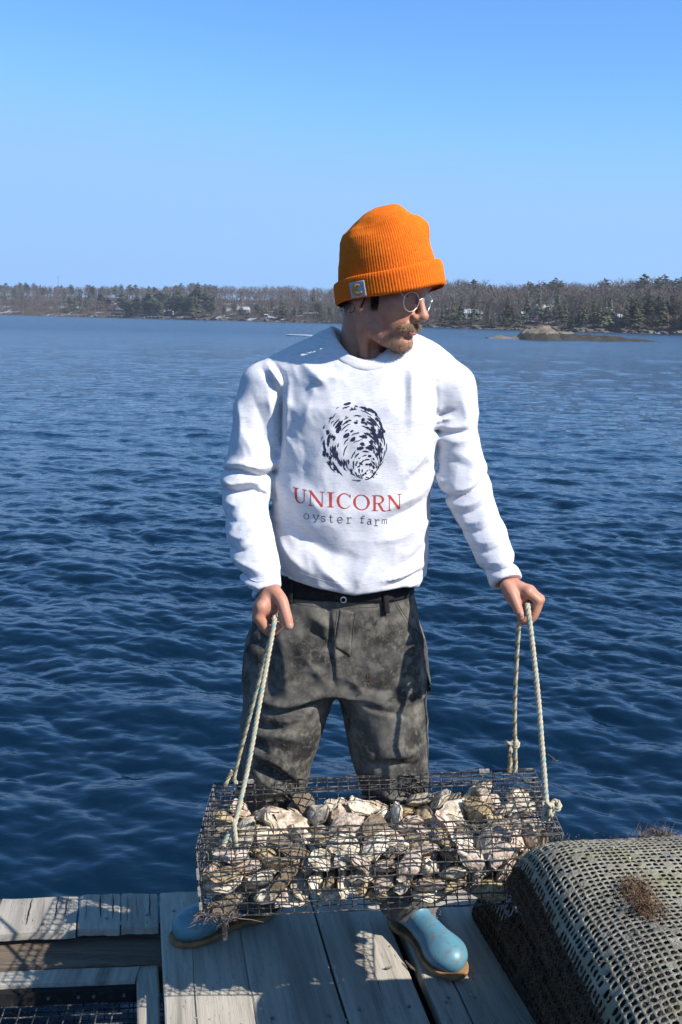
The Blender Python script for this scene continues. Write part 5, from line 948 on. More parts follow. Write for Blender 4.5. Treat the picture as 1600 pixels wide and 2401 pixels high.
# ---------------------------------------------------------------- beanie: knitted tube with turned-up cuff, ribs modelled
tl = math.radians(11); Uh = np.array([-math.sin(tl), 0.04, math.cos(tl)]); Uh /= np.linalg.norm(Uh); Fh = np.array([math.sin(psi), -math.cos(psi), 0]); Fh = Fh-Uh*(Fh@Uh); Fh /= np.linalg.norm(Fh); Sh = np.cross(Uh, Fh)
HC = at(912, 667, 2.385)
def hatw(a, b_, c): return HC+a[..., None]*Fh+b_[..., None]*Sh+c[..., None]*Uh
NR = 118; nth = NR*6; TH = np.linspace(0, 2*np.pi, nth, endpoint=False)
def hat_env(t_, th):
    """outline of the crown at height t_ (0..1)"""
    r_ = np.interp(t_, [0, .25, .45, .6, .74, .86, .94, 1.0], [1.0, .985, .93, .86, .74, .54, .32, .0]); return r_
HV = []; nvh = 110
for j in range(nvh):
    t_ = (j/(nvh-1)); t2 = np.sin(t_*np.pi/2)**1.15 if False else t_
    A, B = .116, .104
    lump = .026*np.sin(2*TH+.6)*t2**2+.020*np.sin(3*TH+2.2)*t2**2+.010*np.sin(5*TH+1)*t2
    k = hat_env(t2, TH)*(1+lump)
    hgt = .022+.150*t2+(t2**3)*(1-t2**8)*(.010*np.sin(2*TH+2.5)+.006*np.sin(3*TH+.5))
    rib = .0009*np.abs(np.sin(NR/2*TH))*(1-t2**6)*1.2
    a = (A*k+rib)*np.cos(TH); b_ = (B*k+rib)*np.sin(TH)
    # slouch of the crown towards the back/left with a peak
    a = a+.000*t2-.002; HV.append(hatw(a, b_, hgt))
HV = np.array(HV)
# lumps and folds pushed in world space
def bump3(V, c, R, v): d = np.linalg.norm(V-c, axis=-1); return V+np.exp(-(d/R)**2)[..., None]*np.array(v)
HV = bump3(HV, at(925, 500, 2.39), .024, (.006, 0, .012)); HV = bump3(HV, at(985, 530, 2.38), .030, (.012, -.004, .006)); HV = bump3(HV, at(812, 548, 2.39), .030, (-.004, 0, .000)); HV = bump3(HV, at(960, 505, 2.36), .016, (0, .004, -.006)); HV = bump3(HV, at(790, 600, 2.385), .045, (.011, 0, 0)); HV = bump3(HV, at(820, 530, 2.385), .030, (.010, 0, -.006)); HV = bump3(HV, at(880, 520, 2.30), .030, (0, .006, -.006)); HV = bump3(HV, at(850, 528, 2.33), .024, (.002, .005, -.005)); HV = bump3(HV, at(1012, 570, 2.36), .02, (-.006, 0, 0))
hat = part('beanie', HV.reshape(-1, 3), gridfaces(nvh, nth, wrapv=True)[:, ::-1], 'orange')
def cuff_pt(th, v, off=0.0):
    """v runs up the outside, over the fold and down inside"""
    H = .052; vv = np.asarray(v); th = np.asarray(th)
    out = np.interp(vv, [0, .06, .35, .45, .5, .56, .70, 1], [.0035, .0085, .0100, .0085, .005, .0005, -.001, -.002]); zz = np.interp(vv, [0, .06, .35, .45, .5, .56, .7, 1], [-.004, .000, .040, .047, .0485, .045, .03, .0]); zz = zz*(1+.10*np.cos(th-.6))+.003*np.sin(3*th+1)*(vv < .6)
    rib = .0013*np.abs(np.sin(NR/2*th)) ; flare = .008*np.clip(.5-vv*1.2, 0, 1)
    A, B = .1185, .1065; a = (A+out+rib+off+flare)*np.cos(th); b_ = (B+out+rib+off+flare*.6)*np.sin(th); return hatw(a, b_, zz-.022+0*th)
vs = np.linspace(0, 1, 40); CVv = np.array([cuff_pt(TH, v) for v in vs]); cuff = part('cuff', CVv.reshape(-1, 3), gridfaces(40, nth, wrapv=True)[:, ::-1], 'orange', hat)
# label patch, on the side of the cuff that faces the camera's left
def th_of(px, py):
    T = np.linspace(0, 2*np.pi, 1440); P = cuff_pt(T, np.full_like(T, .22)); d = P-CAM; rr_ = ray(px, py); q = (d[:, 0]/d[:, 1]-rr_[0]/rr_[1])**2+1e3*(d[:, 1] > 2.385); return T[np.argmin(q)]
ta, tb = th_of(821, 700), th_of(856, 692)
def patch(u, v, off): return cuff_pt(ta+(tb-ta)*u, .02+.36*v, off)
U, V_ = np.meshgrid(np.linspace(0, 1, 14), np.linspace(0, 1, 14), indexing='ij')
def patchsurf(U, V, off):
    th = ta+(tb-ta)*U; P0 = cuff_pt(th, .04+.27*V, 0); n_ = P0-HC; n_ -= (n_@Uh)[..., None]*Uh; n_ /= np.linalg.norm(n_, axis=-1, keepdims=True); return P0+n_*(off-.0010*np.abs(np.sin(NR/2*th))[..., None])
PP = patchsurf(U, V_, .0022)
pf = gridfaces(14, 14); 
o = part('label_patch', PP.reshape(-1, 3), pf, 'white_patch', hat); o.modifiers.new('thickness', 'SOLIDIFY').thickness = .0008
a = np.radians(np.linspace(50, 330, 30)); wq = .155*np.sin(np.linspace(.25, math.pi-.35, 30))+.02; cxu, cxv = .52, .50; so_ = [(cxu+(.27+w_/2)*math.cos(x)*1.0, cxv+(.30+w_/2)*math.sin(x)) for x, w_ in zip(a, wq)]; si_ = [(cxu+(.27-w_)*math.cos(x)+.03, cxv+(.30-w_)*math.sin(x)) for x, w_ in zip(a, wq)]
q = np.array(so_+si_); EP = patchsurf(q[:, 0], q[:, 1], .0036); o = part('emblem', EP, np.array([[k, k+1, 31+k, 30+k] for k in range(29)]), 'patch_orange', hat); o.modifiers.new('thickness', 'SOLIDIFY').thickness = .0005
# ---------------------------------------------------------------- sweatshirt
S = SDF((-.335, 2.09, .93), (.425, 2.64, 1.59), .0036)
def row(py, xl, xr, yf, yb, Yc=2.42):
    a_, b_ = at(xl, py, Yc), at(xr, py, Yc); return (a_[2]*.5+b_[2]*.5, (a_[0]+b_[0])/2, (yf+yb)/2, (b_[0]-a_[0])/2, (yb-yf)/2)
S.loft([row(800, 775, 925, 2.37, 2.50), row(835, 705, 1010, 2.355, 2.525), row(870, 655, 1050, 2.335, 2.54), row(950, 650, 1040, 2.305, 2.555), row(1050, 645, 1024, 2.295, 2.555), row(1130, 640, 1012, 2.295, 2.55), row(1250, 637, 1004, 2.292, 2.545), row(1320, 638, 1004, 2.285, 2.545), row(1360, 645, 998, 2.288, 2.54), row(1385, 655, 988, 2.296, 2.53), row(1420, 668, 975, 2.31, 2.52)], 0, 2.35)
S.chain([P4(800, 815, 2.445, .052), P4(720, 855, 2.44, .055), P4(650, 893, 2.435, .056), P4(618, 925, 2.43, .056)], .03, dense=14)
S.chain([P4(905, 820, 2.445, .050), P4(975, 843, 2.44, .055), P4(1035, 885, 2.435, .056), P4(1064, 925, 2.43, .055)], .03, dense=14)
def sl(L): return [P4(x, y, Y, rad(q, x, y, Y)) for x, y, q, Y in L]
S.chain(sl([(620, 905, 56, 2.43), (606, 960, 56, 2.425), (600, 1020, 56, 2.415), (590, 1080, 60, 2.40), (578, 1130, 61, 2.385), (575, 1165, 53, 2.37), (580, 1220, 53, 2.325), (591, 1275, 54, 2.27), (603, 1318, 47, 2.235), (613, 1345, 40, 2.210), (627, 1384, 35, 2.180), (634, 1404, 34, 2.165)]), .008, dense=40)
S.chain(sl([(1056, 905, 58, 2.43), (1068, 960, 54, 2.425), (1070, 1010, 50, 2.415), (1078, 1060, 52, 2.405), (1086, 1110, 56, 2.395), (1096, 1150, 54, 2.385), (1116, 1200, 50, 2.360), (1140, 1255, 47, 2.325), (1160, 1300, 43, 2.290), (1170, 1322, 37, 2.272), (1187, 1362, 37, 2.242), (1196, 1384, 36.5, 2.228)]), .008, dense=40)
# folds
W = [
 ([(660, 880), (655, 960), (655, 1040), (648, 1110)], .007, -.007), ([(674, 900), (668, 980), (668, 1060)], .010, .004),
 ([(700, 850), (740, 880), (765, 905)], .012, .005), ([(720, 905), (760, 885), (800, 890)], .010, .004), ([(618, 855), (640, 885), (660, 915)], .007, .006), ([(606, 868), (632, 905), (655, 940)], .005, -.004), ([(630, 850), (655, 880), (668, 905)], .005, -.004),
 ([(968, 850), (970, 930), (965, 1010)], .012, .004), ([(950, 860), (950, 930), (945, 990)], .012, -.003), ([(1028, 900), (1030, 980), (1018, 1050)], .007, -.004), ([(1035, 985), (1055, 975), (1075, 968)], .005, -.007), ([(1030, 1000), (1050, 990), (1068, 990)], .006, .004),
 ([(1005, 1060), (985, 1090), (960, 1115)], .008, .007), ([(1012, 1085), (995, 1110), (975, 1150)], .009, -.006), ([(1005, 1155), (960, 1175), (900, 1200)], .012, .005), ([(1000, 1180), (950, 1205), (890, 1225)], .012, -.006), ([(990, 1240), (940, 1262), (870, 1270)], .014, .004),
 ([(1000, 1290), (960, 1320), (900, 1345)], .014, -.005), ([(995, 1350), (950, 1362), (905, 1375)], .006, -.007), ([(990, 1338), (950, 1350), (900, 1362)], .007, .006), ([(990, 1372), (950, 1380)], .006, .006),
 ([(832, 1390), (790, 1360), (730, 1310)], .016, .005), ([(830, 1392), (850, 1350), (880, 1300)], .014, .004), ([(650, 1180), (690, 1240), (760, 1290), (850, 1310)], .026, -.008), ([(645, 1260), (680, 1310), (740, 1350)], .020, .006), ([(660, 1140), (720, 1180), (800, 1200)], .03, .004),
 ([(700, 1000), (715, 1080), (710, 1150)], .016, -.003), ([(740, 900), (720, 960), (705, 1030)], .014, .003), ([(645, 1340), (665, 1352), (700, 1362)], .006, -.003)]
S.strokes(W, 2.30, y1=2.42, gain=1.6)
WL = [
 ([(512, 1112), (560, 1106), (610, 1118), (645, 1112)], .0065, -.010), ([(514, 1098), (560, 1088), (620, 1098), (650, 1085)], .009, .007), ([(512, 1130), (545, 1134), (590, 1128), (625, 1140)], .008, .008), ([(518, 1150), (560, 1152), (600, 1142)], .006, -.006), ([(520, 1172), (550, 1178), (590, 1170), (620, 1180)], .007, .004), ([(600, 1140), (625, 1155), (632, 1185)], .006, .005),
 ([(525, 1205), (560, 1212), (600, 1200)], .006, -.003), ([(528, 1232), (570, 1240), (615, 1222), (640, 1226)], .007, .004), ([(532, 1258), (575, 1268), (630, 1250)], .006, -.004), ([(538, 1285), (575, 1290), (620, 1300)], .007, .004), ([(545, 1308), (580, 1318), (625, 1312)], .007, -.006), ([(556, 1325), (590, 1330), (632, 1330)], .006, .005),
 ([(548, 940), (560, 1000), (552, 1060)], .014, .005), ([(590, 930), (612, 1000), (622, 1070)], .014, -.005), ([(625, 920), (636, 990), (640, 1050)], .010, .004), ([(560, 1010), (585, 1050), (600, 1085)], .012, .003),
 ([(1018, 1016), (1060, 1020), (1114, 1012)], .005, -.007), ([(1030, 1004), (1070, 1006), (1110, 998)], .008, .004), ([(1025, 1034), (1070, 1040), (1112, 1032)], .010, .004), ([(1040, 1060), (1070, 1085), (1110, 1100)], .012, -.003), ([(1020, 1105), (1035, 1135), (1030, 1165)], .010, .004),
 ([(1028, 1172), (1070, 1168), (1110, 1150), (1150, 1118)], .006, -.008), ([(1030, 1158), (1075, 1152), (1115, 1130), (1145, 1098)], .009, .006), ([(1042, 1185), (1085, 1185), (1130, 1165), (1160, 1142)], .009, .006), ([(1062, 1205), (1100, 1200), (1160, 1172)], .005, -.004), ([(1075, 1225), (1110, 1218), (1165, 1195)], .007, .004), ([(1085, 1245), (1120, 1238), (1170, 1215)], .005, -.004), ([(1098, 1262), (1130, 1258), (1182, 1238)], .007, .004),
 ([(1108, 1285), (1145, 1275), (1185, 1258)], .006, -.004), ([(1120, 1305), (1160, 1295), (1200, 1285)], .007, .005), ([(1128, 1322), (1165, 1312), (1206, 1300)], .005, -.007), ([(1140, 1330), (1170, 1310), (1195, 1290)], .005, .003),
 ([(1085, 930), (1100, 980), (1095, 1030)], .010, .003), ([(600, 1350), (612, 1375), (606, 1395)], .004, .002), ([(560, 1340), (600, 1346), (650, 1338)], .004, -.005)]
S.strokes(WL, 2.33, y1=2.45, gain=1.75)
S.wrinkle(.0027, 36, 4, (1, 1, 1.6)); S.wrinkle(.0011, 75, 8, (1, 1, 1.4))
# hem line, neck opening, hollow cuffs
hx = np.array([at(x, y, 2.3)[0] for x, y in ((640, 1352), (655, 1358), (736, 1378), (832, 1395), (900, 1386), (950, 1380), (985, 1386), (1000, 1368))]); hz_ = np.array([at(x, y, 2.3)[2] for x, y in ((640, 1352), (655, 1358), (736, 1378), (832, 1395), (900, 1386), (950, 1380), (985, 1386), (1000, 1368))])
Xg = S.ax[0][:, None, None]; Zg = S.ax[2][None, None]; Yg = S.ax[1][None, :, None]
hem = np.interp(Xg, hx, hz_)-(Yg-2.3)*.06; mask_torso = (Xg > at(630, 1370, 2.42)[0]) & (Xg < at(1030, 1370, 2.42)[0])
armsafe = np.minimum(np.hypot(Xg-at(620, 1380, 2.2)[0], Yg-2.19)-.062, 1)
S.F = np.where(mask_torso & (armsafe > 0), -smin(-S.F, -(hem-Zg).astype(np.float32), .006), S.F).astype(np.float32)
kill = (~mask_torso) & (Yg > 2.34) & (Zg < at(800, 1350, 2.42)[2]); S.F = np.where(kill, .05, S.F).astype(np.float32)
ncen = [at(850, 770, 2.44), at(848, 842, 2.405)]
S.chain([(*at(846, 700, 2.445), .070), (*at(848, 790, 2.430), .0685), (*at(853, 806, 2.410), .064)], .004, '-')
for A_, B_, q in ((at(625, 1380, 2.190), at(629, 1396, 2.180), .0235), (at(1184, 1356, 2.252), at(1190, 1372, 2.242), .0250)): S.chain([(*A_, q*.9), (*B_, q*1.05)], .001, '-')
# flat ends of the cuffs
for A_, B_ in ((at(612, 1345, 2.212), at(628, 1392, 2.181)), (at(1170, 1322, 2.275), at(1187, 1368, 2.246))):
    n_ = (B_-A_)/np.linalg.norm(B_-A_); d = (Xg-B_[0])*n_[0]+(Yg-B_[1])*n_[1]+(Zg-B_[2])*n_[2]; loc = np.sqrt((Xg-B_[0])**2+(Yg-B_[1])**2+(Zg-B_[2])**2) < .060; S.F = np.where(loc, np.maximum(S.F, d), S.F).astype(np.float32)
sv, sq = S.mesh()
shirt = part('sweatshirt', sv, sq, 'shirt'); sb = BVHTree.FromPolygons(sv.tolist(), sq.tolist())
# stitched collar band following the neck opening
def collar_ring(k, n=90):
    a = np.linspace(0, 2*np.pi, n, endpoint=False); cpx = [(782, 757, 2.455), (785, 790, 2.405), (805, 822, 2.368), (832, 840, 2.350), (858, 845, 2.345), (888, 838, 2.348), (912, 820, 2.362), (926, 795, 2.40), (928, 772, 2.45), (905, 758, 2.50), (850, 752, 2.515), (800, 750, 2.50)]
    P = np.array([at(*c) for c in cpx]); P = np.vstack([P, P[:1]]); Q = catmull(np.vstack([P[-3:-1], P, P[1:3]]), 400); m_ = Q[int(400*2/15.):int(400*14/15.)]; idx = np.linspace(0, len(m_)-1, n).astype(int); return m_[idx]
Cr = collar_ring(0); cc = Cr.mean(0); out = Cr-cc; out[:, 2] = 0; out /= np.linalg.norm(out, axis=1, keepdims=True)
KS = SDF(Cr.min(0)-.04, Cr.max(0)+.03, .0026)
for off_, rr_, sink in ((.003, .0075, .0030), (.012, .0068, .0035), (.019, .0058, .0038)):
    L = []
    for c_, o_ in zip(Cr, out):
        p = c_+o_*off_-np.array([0, 0, .6*off_]); q = sb.find_nearest(Vector(p)); L.append((*(np.array(q[0])-np.array(q[1])*sink), rr_))
    L = np.array(L); L[:, :3] = np.stack([np.convolve(np.pad(L[:, k], 4, mode='wrap'), np.ones(9)/9, 'valid') for k in range(3)], 1)
    L = np.vstack([L, L[:1]]); KS.chain(L, .007)
kv, kq = KS.mesh(); col = part('collar', kv, kq, 'shirt', shirt)
def onshirt(px, py, off=.0009, Yr=2.30):
    p = at(px, py, Yr); h = sb.ray_cast(Vector((p[0], 2.0, p[2])), Vector((0, 1, 0)))
    if h[0] is None: return np.array([p[0], 2.31, p[2]])
    return np.array(h[0])+np.array(h[1])*off
def poly_on_shirt(mb, quads, origin, sc, off=.0005):
    """quads: (n,4,2) in print units -> laid on the garment"""
    q = np.asarray(quads); V = np.array([onshirt(origin[0]+p[0]/sc, origin[1]+p[1]/sc, off) for p in q.reshape(-1, 2)]); V -= np.array(man.location); mb.add(V, np.arange(len(V)).reshape(-1, 4))
def stroke(P, w0, w1=None, dense=None):
    P = np.asarray(P, float); d = np.linalg.norm(np.diff(P, axis=0), axis=1).sum(); n = max(2, int(d/6)+1) if dense is None else dense
    s_ = np.concatenate([[0], np.cumsum(np.linalg.norm(np.diff(P, axis=0), axis=1))]); t = np.linspace(0, s_[-1], n); Q = np.stack([np.interp(t, s_, P[:, i]) for i in (0, 1)], 1)
    T = np.gradient(Q, axis=0); T /= np.linalg.norm(T, axis=1, keepdims=True)+1e-9; N = np.stack([-T[:, 1], T[:, 0]], 1); w_ = np.interp(np.linspace(0, 1, n), np.linspace(0, 1, len(np.atleast_1d(w0))), np.atleast_1d(w0))[:, None]/2
    A, B = Q-N*w_, Q+N*w_; return [[A[i], A[i+1], B[i+1], B[i]] for i in range(n-1)]
def arc(cx_, cy_, rx, ry, a0, a1, n=30, rot=0): a = np.radians(np.linspace(a0, a1, n)); x, y = np.cos(a)*rx, -np.sin(a)*ry; c, s_ = math.cos(rot), math.sin(rot); return np.stack([cx_+c*x-s_*y, cy_+s_*x+c*y], 1)
THK, THN, SER = .17, .055, .05
def L_(k):                                                 # serif capitals in a unit box (y down)
    s_ = []
    def st(P, w0): s_.append((P, w0))
    if k == 'U': st([(.20, 0), (.20, .62)], THK); st(arc(.52, .62, .32, .34, 180, 360), [THK, .11, .07, THN]); st([(.84, .62), (.84, 0)], THN); st([(.0, .02), (.40, .02)], SER); st([(.68, .02), (1.0, .02)], SER)
    if k == 'N': st([(.14, 1), (.14, .0)], THN); st([(.12, .02), (.86, .98)], THK*1.05); st([(.87, 1), (.87, 0)], THN); st([(0, .98), (.30, .98)], SER); st([(.0, .02), (.22, .02)], SER); st([(.72, .02), (1.0, .02)], SER)
    if k == 'I': st([(.5, 0), (.5, 1)], .42); st([(.02, .02), (.98, .02)], SER); st([(.02, .98), (.98, .98)], SER)
    if k == 'C': st(arc(.54, .5, .46, .47, 38, 322), [THN, .06, .10, THK, .20, THK, .10, .06, THN]); st([(.93, .04), (.93, .30)], .05)
    if k == 'O': st(arc(.5, .5, .43, .46, 90, 450, 44), [.05, .11, .20, .11, .05, .11, .20, .11, .05])
    if k == 'R': st([(.2, 0), (.2, 1)], THK); st([(.0, .02), (.45, .02)], SER); st([(0, .98), (.42, .98)], SER); st(np.vstack([[(.2, .03), (.45, .03)], arc(.46, .27, .33, .24, 88, -88, 16), [(.2, .51)]]), [.05, .05, .12, .18, .12, .05, .05]); st([(.48, .52), (.78, .95), (1.0, .98)], [.16, .17, .07])
    return s_
boxes = {'U': (135, 290, 1103, 1128, 1280, 1292), 'N': (312, 497, 1130, 1142, 1300, 1312), 'I': (530, 606, 1142, 1146, 1310, 1312), 'C': (640, 803, 1148, 1158, 1328, 1334), 'O': (828, 1016, 1165, 1172, 1345, 1354), 'R': (1040, 1203, 1180, 1180, 1355, 1368), 'n': (1220, 1382, 1184, 1175, 1358, 1345)}
for k, (x0, x1, t0_, t1_, b0_, b1_) in boxes.items():
    mb = MB(); 
    for P, w0 in L_(k.upper()):
        Wd = x1-x0; Q = []
        for x, y in np.asarray(P): tt_ = t0_+(t1_-t0_)*x; bb_ = b0_+(b1_-b0_)*x; Q.append((x0+x*Wd, tt_+(bb_-tt_)*y))
        w1 = np.atleast_1d(w0)*(150 if k != 'I' else 75)*1.0; poly_on_shirt(mb, stroke(Q, np.maximum(w1, 9)), (660, 920), 4.9)
    mb.build('letter', M['red_print'], shirt, True)
small = {'o': [(arc(.5, .5, .42, .46, 90, 450, 24))], 'y': [[(.05, 0), (.52, .92)], [(.98, 0), (.42, 1.25), (.12, 1.42)], [(0, .02), (.28, .02)], [(.72, .02), (1.08, .02)]], 's': [np.array([(.88, .28), (.84, .08), (.5, .02), (.15, .12), (.18, .40), (.55, .50), (.88, .62), (.86, .90), (.5, 1), (.12, .92), (.08, .70)])],
 't': [[(.32, -.32), (.32, .80), (.50, 1), (.85, .90)], [(0, .06), (.80, .06)]], 'e': [np.vstack([[(.08, .50), (.92, .50)], arc(.5, .5, .42, .46, 0, 320, 22)])], 'r': [[(.30, 0), (.30, 1)], [(.05, .02), (.30, .02)], [(.0, .98), (.70, .98)], np.vstack([[(.30, .35)], arc(.68, .38, .36, .34, 150, 40, 8)])],
 'f': [[(.40, 1), (.40, -.12), (.60, -.36), (.95, -.32)], [(.05, .06), (.85, .06)], [(.08, .98), (.78, .98)]], 'a': [np.array([(.18, .16), (.45, .0), (.78, .10), (.80, .90), (1.0, .98)]), arc(.45, .70, .33, .28, 60, 420, 18)], 'm': [[(.10, 0), (.10, 1)], [(.50, .2), (.50, 1)], [(.90, .25), (.90, 1)], np.vstack([[(.10, .25)], arc(.32, .22, .18, .20, 150, 0, 8)]), np.vstack([[(.50, .25)], arc(.72, .22, .18, .20, 150, 0, 8)])]}
for ch, x0, x1, y0, y1 in (('o', 252, 320, 1400, 1468), ('y', 362, 432, 1408, 1472), ('s', 455, 510, 1412, 1480), ('t', 550, 605, 1420, 1486), ('e', 642, 708, 1424, 1494), ('r', 748, 812, 1428, 1496), ('f', 902, 962, 1434, 1494), ('a', 985, 1040, 1446, 1512), ('r', 1068, 1130, 1456, 1530), ('m', 1152, 1216, 1458, 1516)):
    mb = MB()
    for P in small[ch]: Q = [(x0+x*(x1-x0), y0+y*(y1-y0)) for x, y in np.asarray(P)]; poly_on_shirt(mb, stroke(Q, 8), (660, 920), 4.9)
    mb.build('letter', M['grey_print'], shirt, True)
# the dark oyster-shell print: broken growth arcs fanning out from the hinge
r = np.random.default_rng(21); mb = MB()
for k in range(19):
    f_ = (k/18.)**.85; cx_, cy_ = 1015+(840-1015)*f_, 935+(570-935)*f_; rx, ry = 45+f_*325, 50+f_*395; rot = -.10*f_
    a = r.uniform(0, 40)
    while a < 400:
        frac = 1.0; up = math.sin(math.radians(a)); dens = .75 if up > -.3 else .6
        L = r.uniform(8, 34)*(1.5-.8*f_); wmax = r.choice([10, 14, 20, 34, 44], p=[.2, .2, .24, .2, .16])*(.55+.6*f_ if f_ < .5 else 1.0-.42*max(0, f_-.7)/.3)
        am = math.radians(a+L/2); spc = abs(325-175*math.cos(am)+365*math.sin(am))/19*1.0
        if spc < 11 and k % 3: dens = .12
        wmax = min(wmax*1.5, 9+spc*1.0)
        if r.random() < dens:
            P = arc(cx_, cy_, rx, ry, a, a+L, 9, rot); P = P+r.normal(size=P.shape)*4; ww = wmax*np.array([.15, .5, 1, .8, 1.1, .7, .9, .5, .12])*r.uniform(.6, 1.2, 9)
            poly_on_shirt(mb, stroke(P, ww, dense=10), (660, 920), 4.9)
            if r.random() < .35: P2 = P[3:6]+r.normal(size=2)*16; poly_on_shirt(mb, stroke(P2, [6, 16, 5], dense=4), (660, 920), 4.9)
        a += L+r.uniform(3, 14)
mb.build('shell_print', M['navy'], shirt, True)
# seams of the shirt: thin raised cords
def seam(name, pts, m, parent, bv, Yr, r_=.0009, ylo=2.0, n=None, off=.0002):
    Q = catmull(pts, n or 10*len(pts)); P = []
    for a_, b_ in Q:
        p = at(a_, b_, Yr); h = bv.ray_cast(Vector((p[0], ylo, p[2])), Vector((0, 1, 0)))
        if h[0] is not None:
            q_ = np.array(h[0])+np.array(h[1])*off
            if not P or np.linalg.norm(q_-P[-1]) < .018: P.append(q_)
    if len(P) > 3: MB().tube(np.array(P)-np.array(man.location), r_, 5).build(name, M[m], parent, True)
seam('hem_seam', [(668, 1340), (720, 1350), (780, 1365), (850, 1368), (920, 1360), (975, 1352)], 'shirt', shirt, sb, 2.29, .0011, off=-.0006)
seam('cuff_seam', [(574, 1350), (610, 1354), (652, 1340)], 'shirt', shirt, sb, 2.2, .0013); seam('cuff_seam', [(1132, 1334), (1165, 1328), (1198, 1308)], 'shirt', shirt, sb, 2.2, .0012, off=-.0006)
# ---------------------------------------------------------------- trousers
T = SDF((-.36, 2.20, .06), (.27, 2.66, 1.06), .0042)
T.loft([row(1352, 652, 962, 2.315, 2.52), row(1400, 628, 972, 2.31, 2.53), row(1440, 604, 980, 2.305, 2.54), row(1500, 585, 987, 2.302, 2.545), row(1560, 577, 997, 2.305, 2.54), row(1600, 574, 1000, 2.31, 2.53)], 0, 2.6)
T.chain(sl([(682, 1545, 105, 2.42), (675, 1640, 103, 2.415), (652, 1740, 91, 2.40), (640, 1820, 82, 2.395), (630, 1900, 76, 2.42), (615, 2010, 72, 2.47), (604, 2105, 66, 2.515)]), .030, dense=30)
T.chain(sl([(892, 1545, 104, 2.42), (900, 1640, 101, 2.415), (912, 1740, 93, 2.405), (923, 1820, 81, 2.40), (935, 1900, 74, 2.42), (950, 2010, 70, 2.47), (957, 2120, 68, 2.495), (960, 2180, 73, 2.495)]), .030, dense=30)
TW = [([(772, 1400), (774, 1480), (785, 1600)], .006, -.008), ([(784, 1440), (786, 1520), (790, 1590)], .010, .004), ([(600, 1655), (660, 1660), (720, 1648), (770, 1636)], .006, -.010), ([(610, 1642), (680, 1644), (765, 1622)], .010, .007), ([(620, 1675), (680, 1680), (740, 1668)], .012, .005),
 ([(590, 1690), (630, 1700), (672, 1694)], .010, -.014), ([(590, 1730), (615, 1745), (630, 1765)], .010, -.012), ([(600, 1760), (650, 1775), (690, 1810), (715, 1850)], .014, .014), ([(605, 1785), (640, 1800), (665, 1820)], .012, -.016), ([(600, 1720), (660, 1715), (720, 1735)], .016, .008), ([(595, 1800), (640, 1835), (690, 1850)], .010, .010),
 ([(585, 1520), (620, 1515), (650, 1525)], .008, -.006), ([(720, 1470), (755, 1490), (770, 1520)], .009, -.007), ([(730, 1440), (755, 1455), (768, 1470)], .010, .006), ([(690, 1500), (740, 1560), (770, 1600)], .014, .006), ([(780, 1575), (830, 1590), (850, 1620)], .014, .005), ([(800, 1620), (860, 1660), (950, 1672)], .012, .004), ([(850, 1600), (900, 1612), (960, 1600)], .009, -.003),
 ([(860, 1655), (920, 1665), (960, 1680)], .007, -.005), ([(840, 1700), (870, 1740), (890, 1790)], .014, -.005), ([(870, 1790), (930, 1785), (990, 1800)], .012, -.010), ([(880, 1775), (930, 1762), (995, 1770)], .014, .008), ([(620, 1470), (640, 1560), (636, 1640)], .014, -.008), ([(655, 1470), (672, 1560), (672, 1640)], .018, .006), ([(960, 1500), (985, 1540)], .010, .006),
 ([(890, 2125), (950, 2130), (1020, 2120)], .010, .006), ([(895, 2145), (950, 2155), (1015, 2140)], .007, -.005), ([(940, 2120), (950, 2160)], .006, -.004), ([(880, 1850), (940, 1870), (1000, 1860)], .012, .008), ([(870, 1880), (940, 1900), (1000, 1890)], .010, -.008)]
T.strokes(TW, 2.33, y1=2.44, gain=1.4)
T.wrinkle(.0034, 26, 14, (1, 1, 1.5)); T.wrinkle(.0011, 80, 15)
Xg = T.ax[0][:, None, None]; Zg = T.ax[2][None, None]; Yg = T.ax[1][None, :, None]
rag = .003*np.sin(Xg*240)+.002*np.sin(Xg*610+1)+.002*np.sin(Yg*300)
hl = np.where(Xg < 0, .050, .026)+rag+(Yg-2.5)*-.12; T.F = np.maximum(T.F, (hl-Zg)).astype(np.float32)
for (a_, b_) in (((598, 2150, 2.52), (600, 2120, 2.52)), ((960, 2190, 2.51), (958, 2150, 2.51))): T.chain([(*at(*a_), .056), (*at(*b_), .050)], .002, '-')
tv, tq = T.mesh(); trou = part('trousers', tv, tq, 'trousers'); tb_ = BVHTree.FromPolygons(tv.tolist(), tq.tolist())
def ontr(px, py, off=.001, Yr=2.32):
    p = at(px, py, Yr); h = tb_.ray_cast(Vector((p[0], 2.0, p[2])), Vector((0, 1, 0))); return (np.array(h[0])+np.array(h[1])*off) if h[0] is not None else np.array([p[0], 2.33, p[2]])
def patchgrid(name, c4, m, off, nx=12, ny=10, parent=trou, th=.0012):
    (x0, y0), (x1, y1), (x2, y2), (x3, y3) = c4; V = []
    for i in range(nx):
        for j in range(ny):
            u, v = i/(nx-1), j/(ny-1); V.append(ontr((x0*(1-u)+x1*u)*(1-v)+(x3*(1-u)+x2*u)*v, (y0*(1-u)+y1*u)*(1-v)+(y3*(1-u)+y2*u)*v, off))
    o = part(name, V, gridfaces(nx, ny), m, parent); sm = o.modifiers.new('thickness', 'SOLIDIFY'); sm.thickness = th; return o
patchgrid('waistband', ((650, 1352), (972, 1385), (974, 1412), (644, 1405)), 'trouser_dark', .0035, 40, 6)
p = ontr(806, 1403, .0055); t = np.linspace(0, 2*np.pi, 20, endpoint=False)
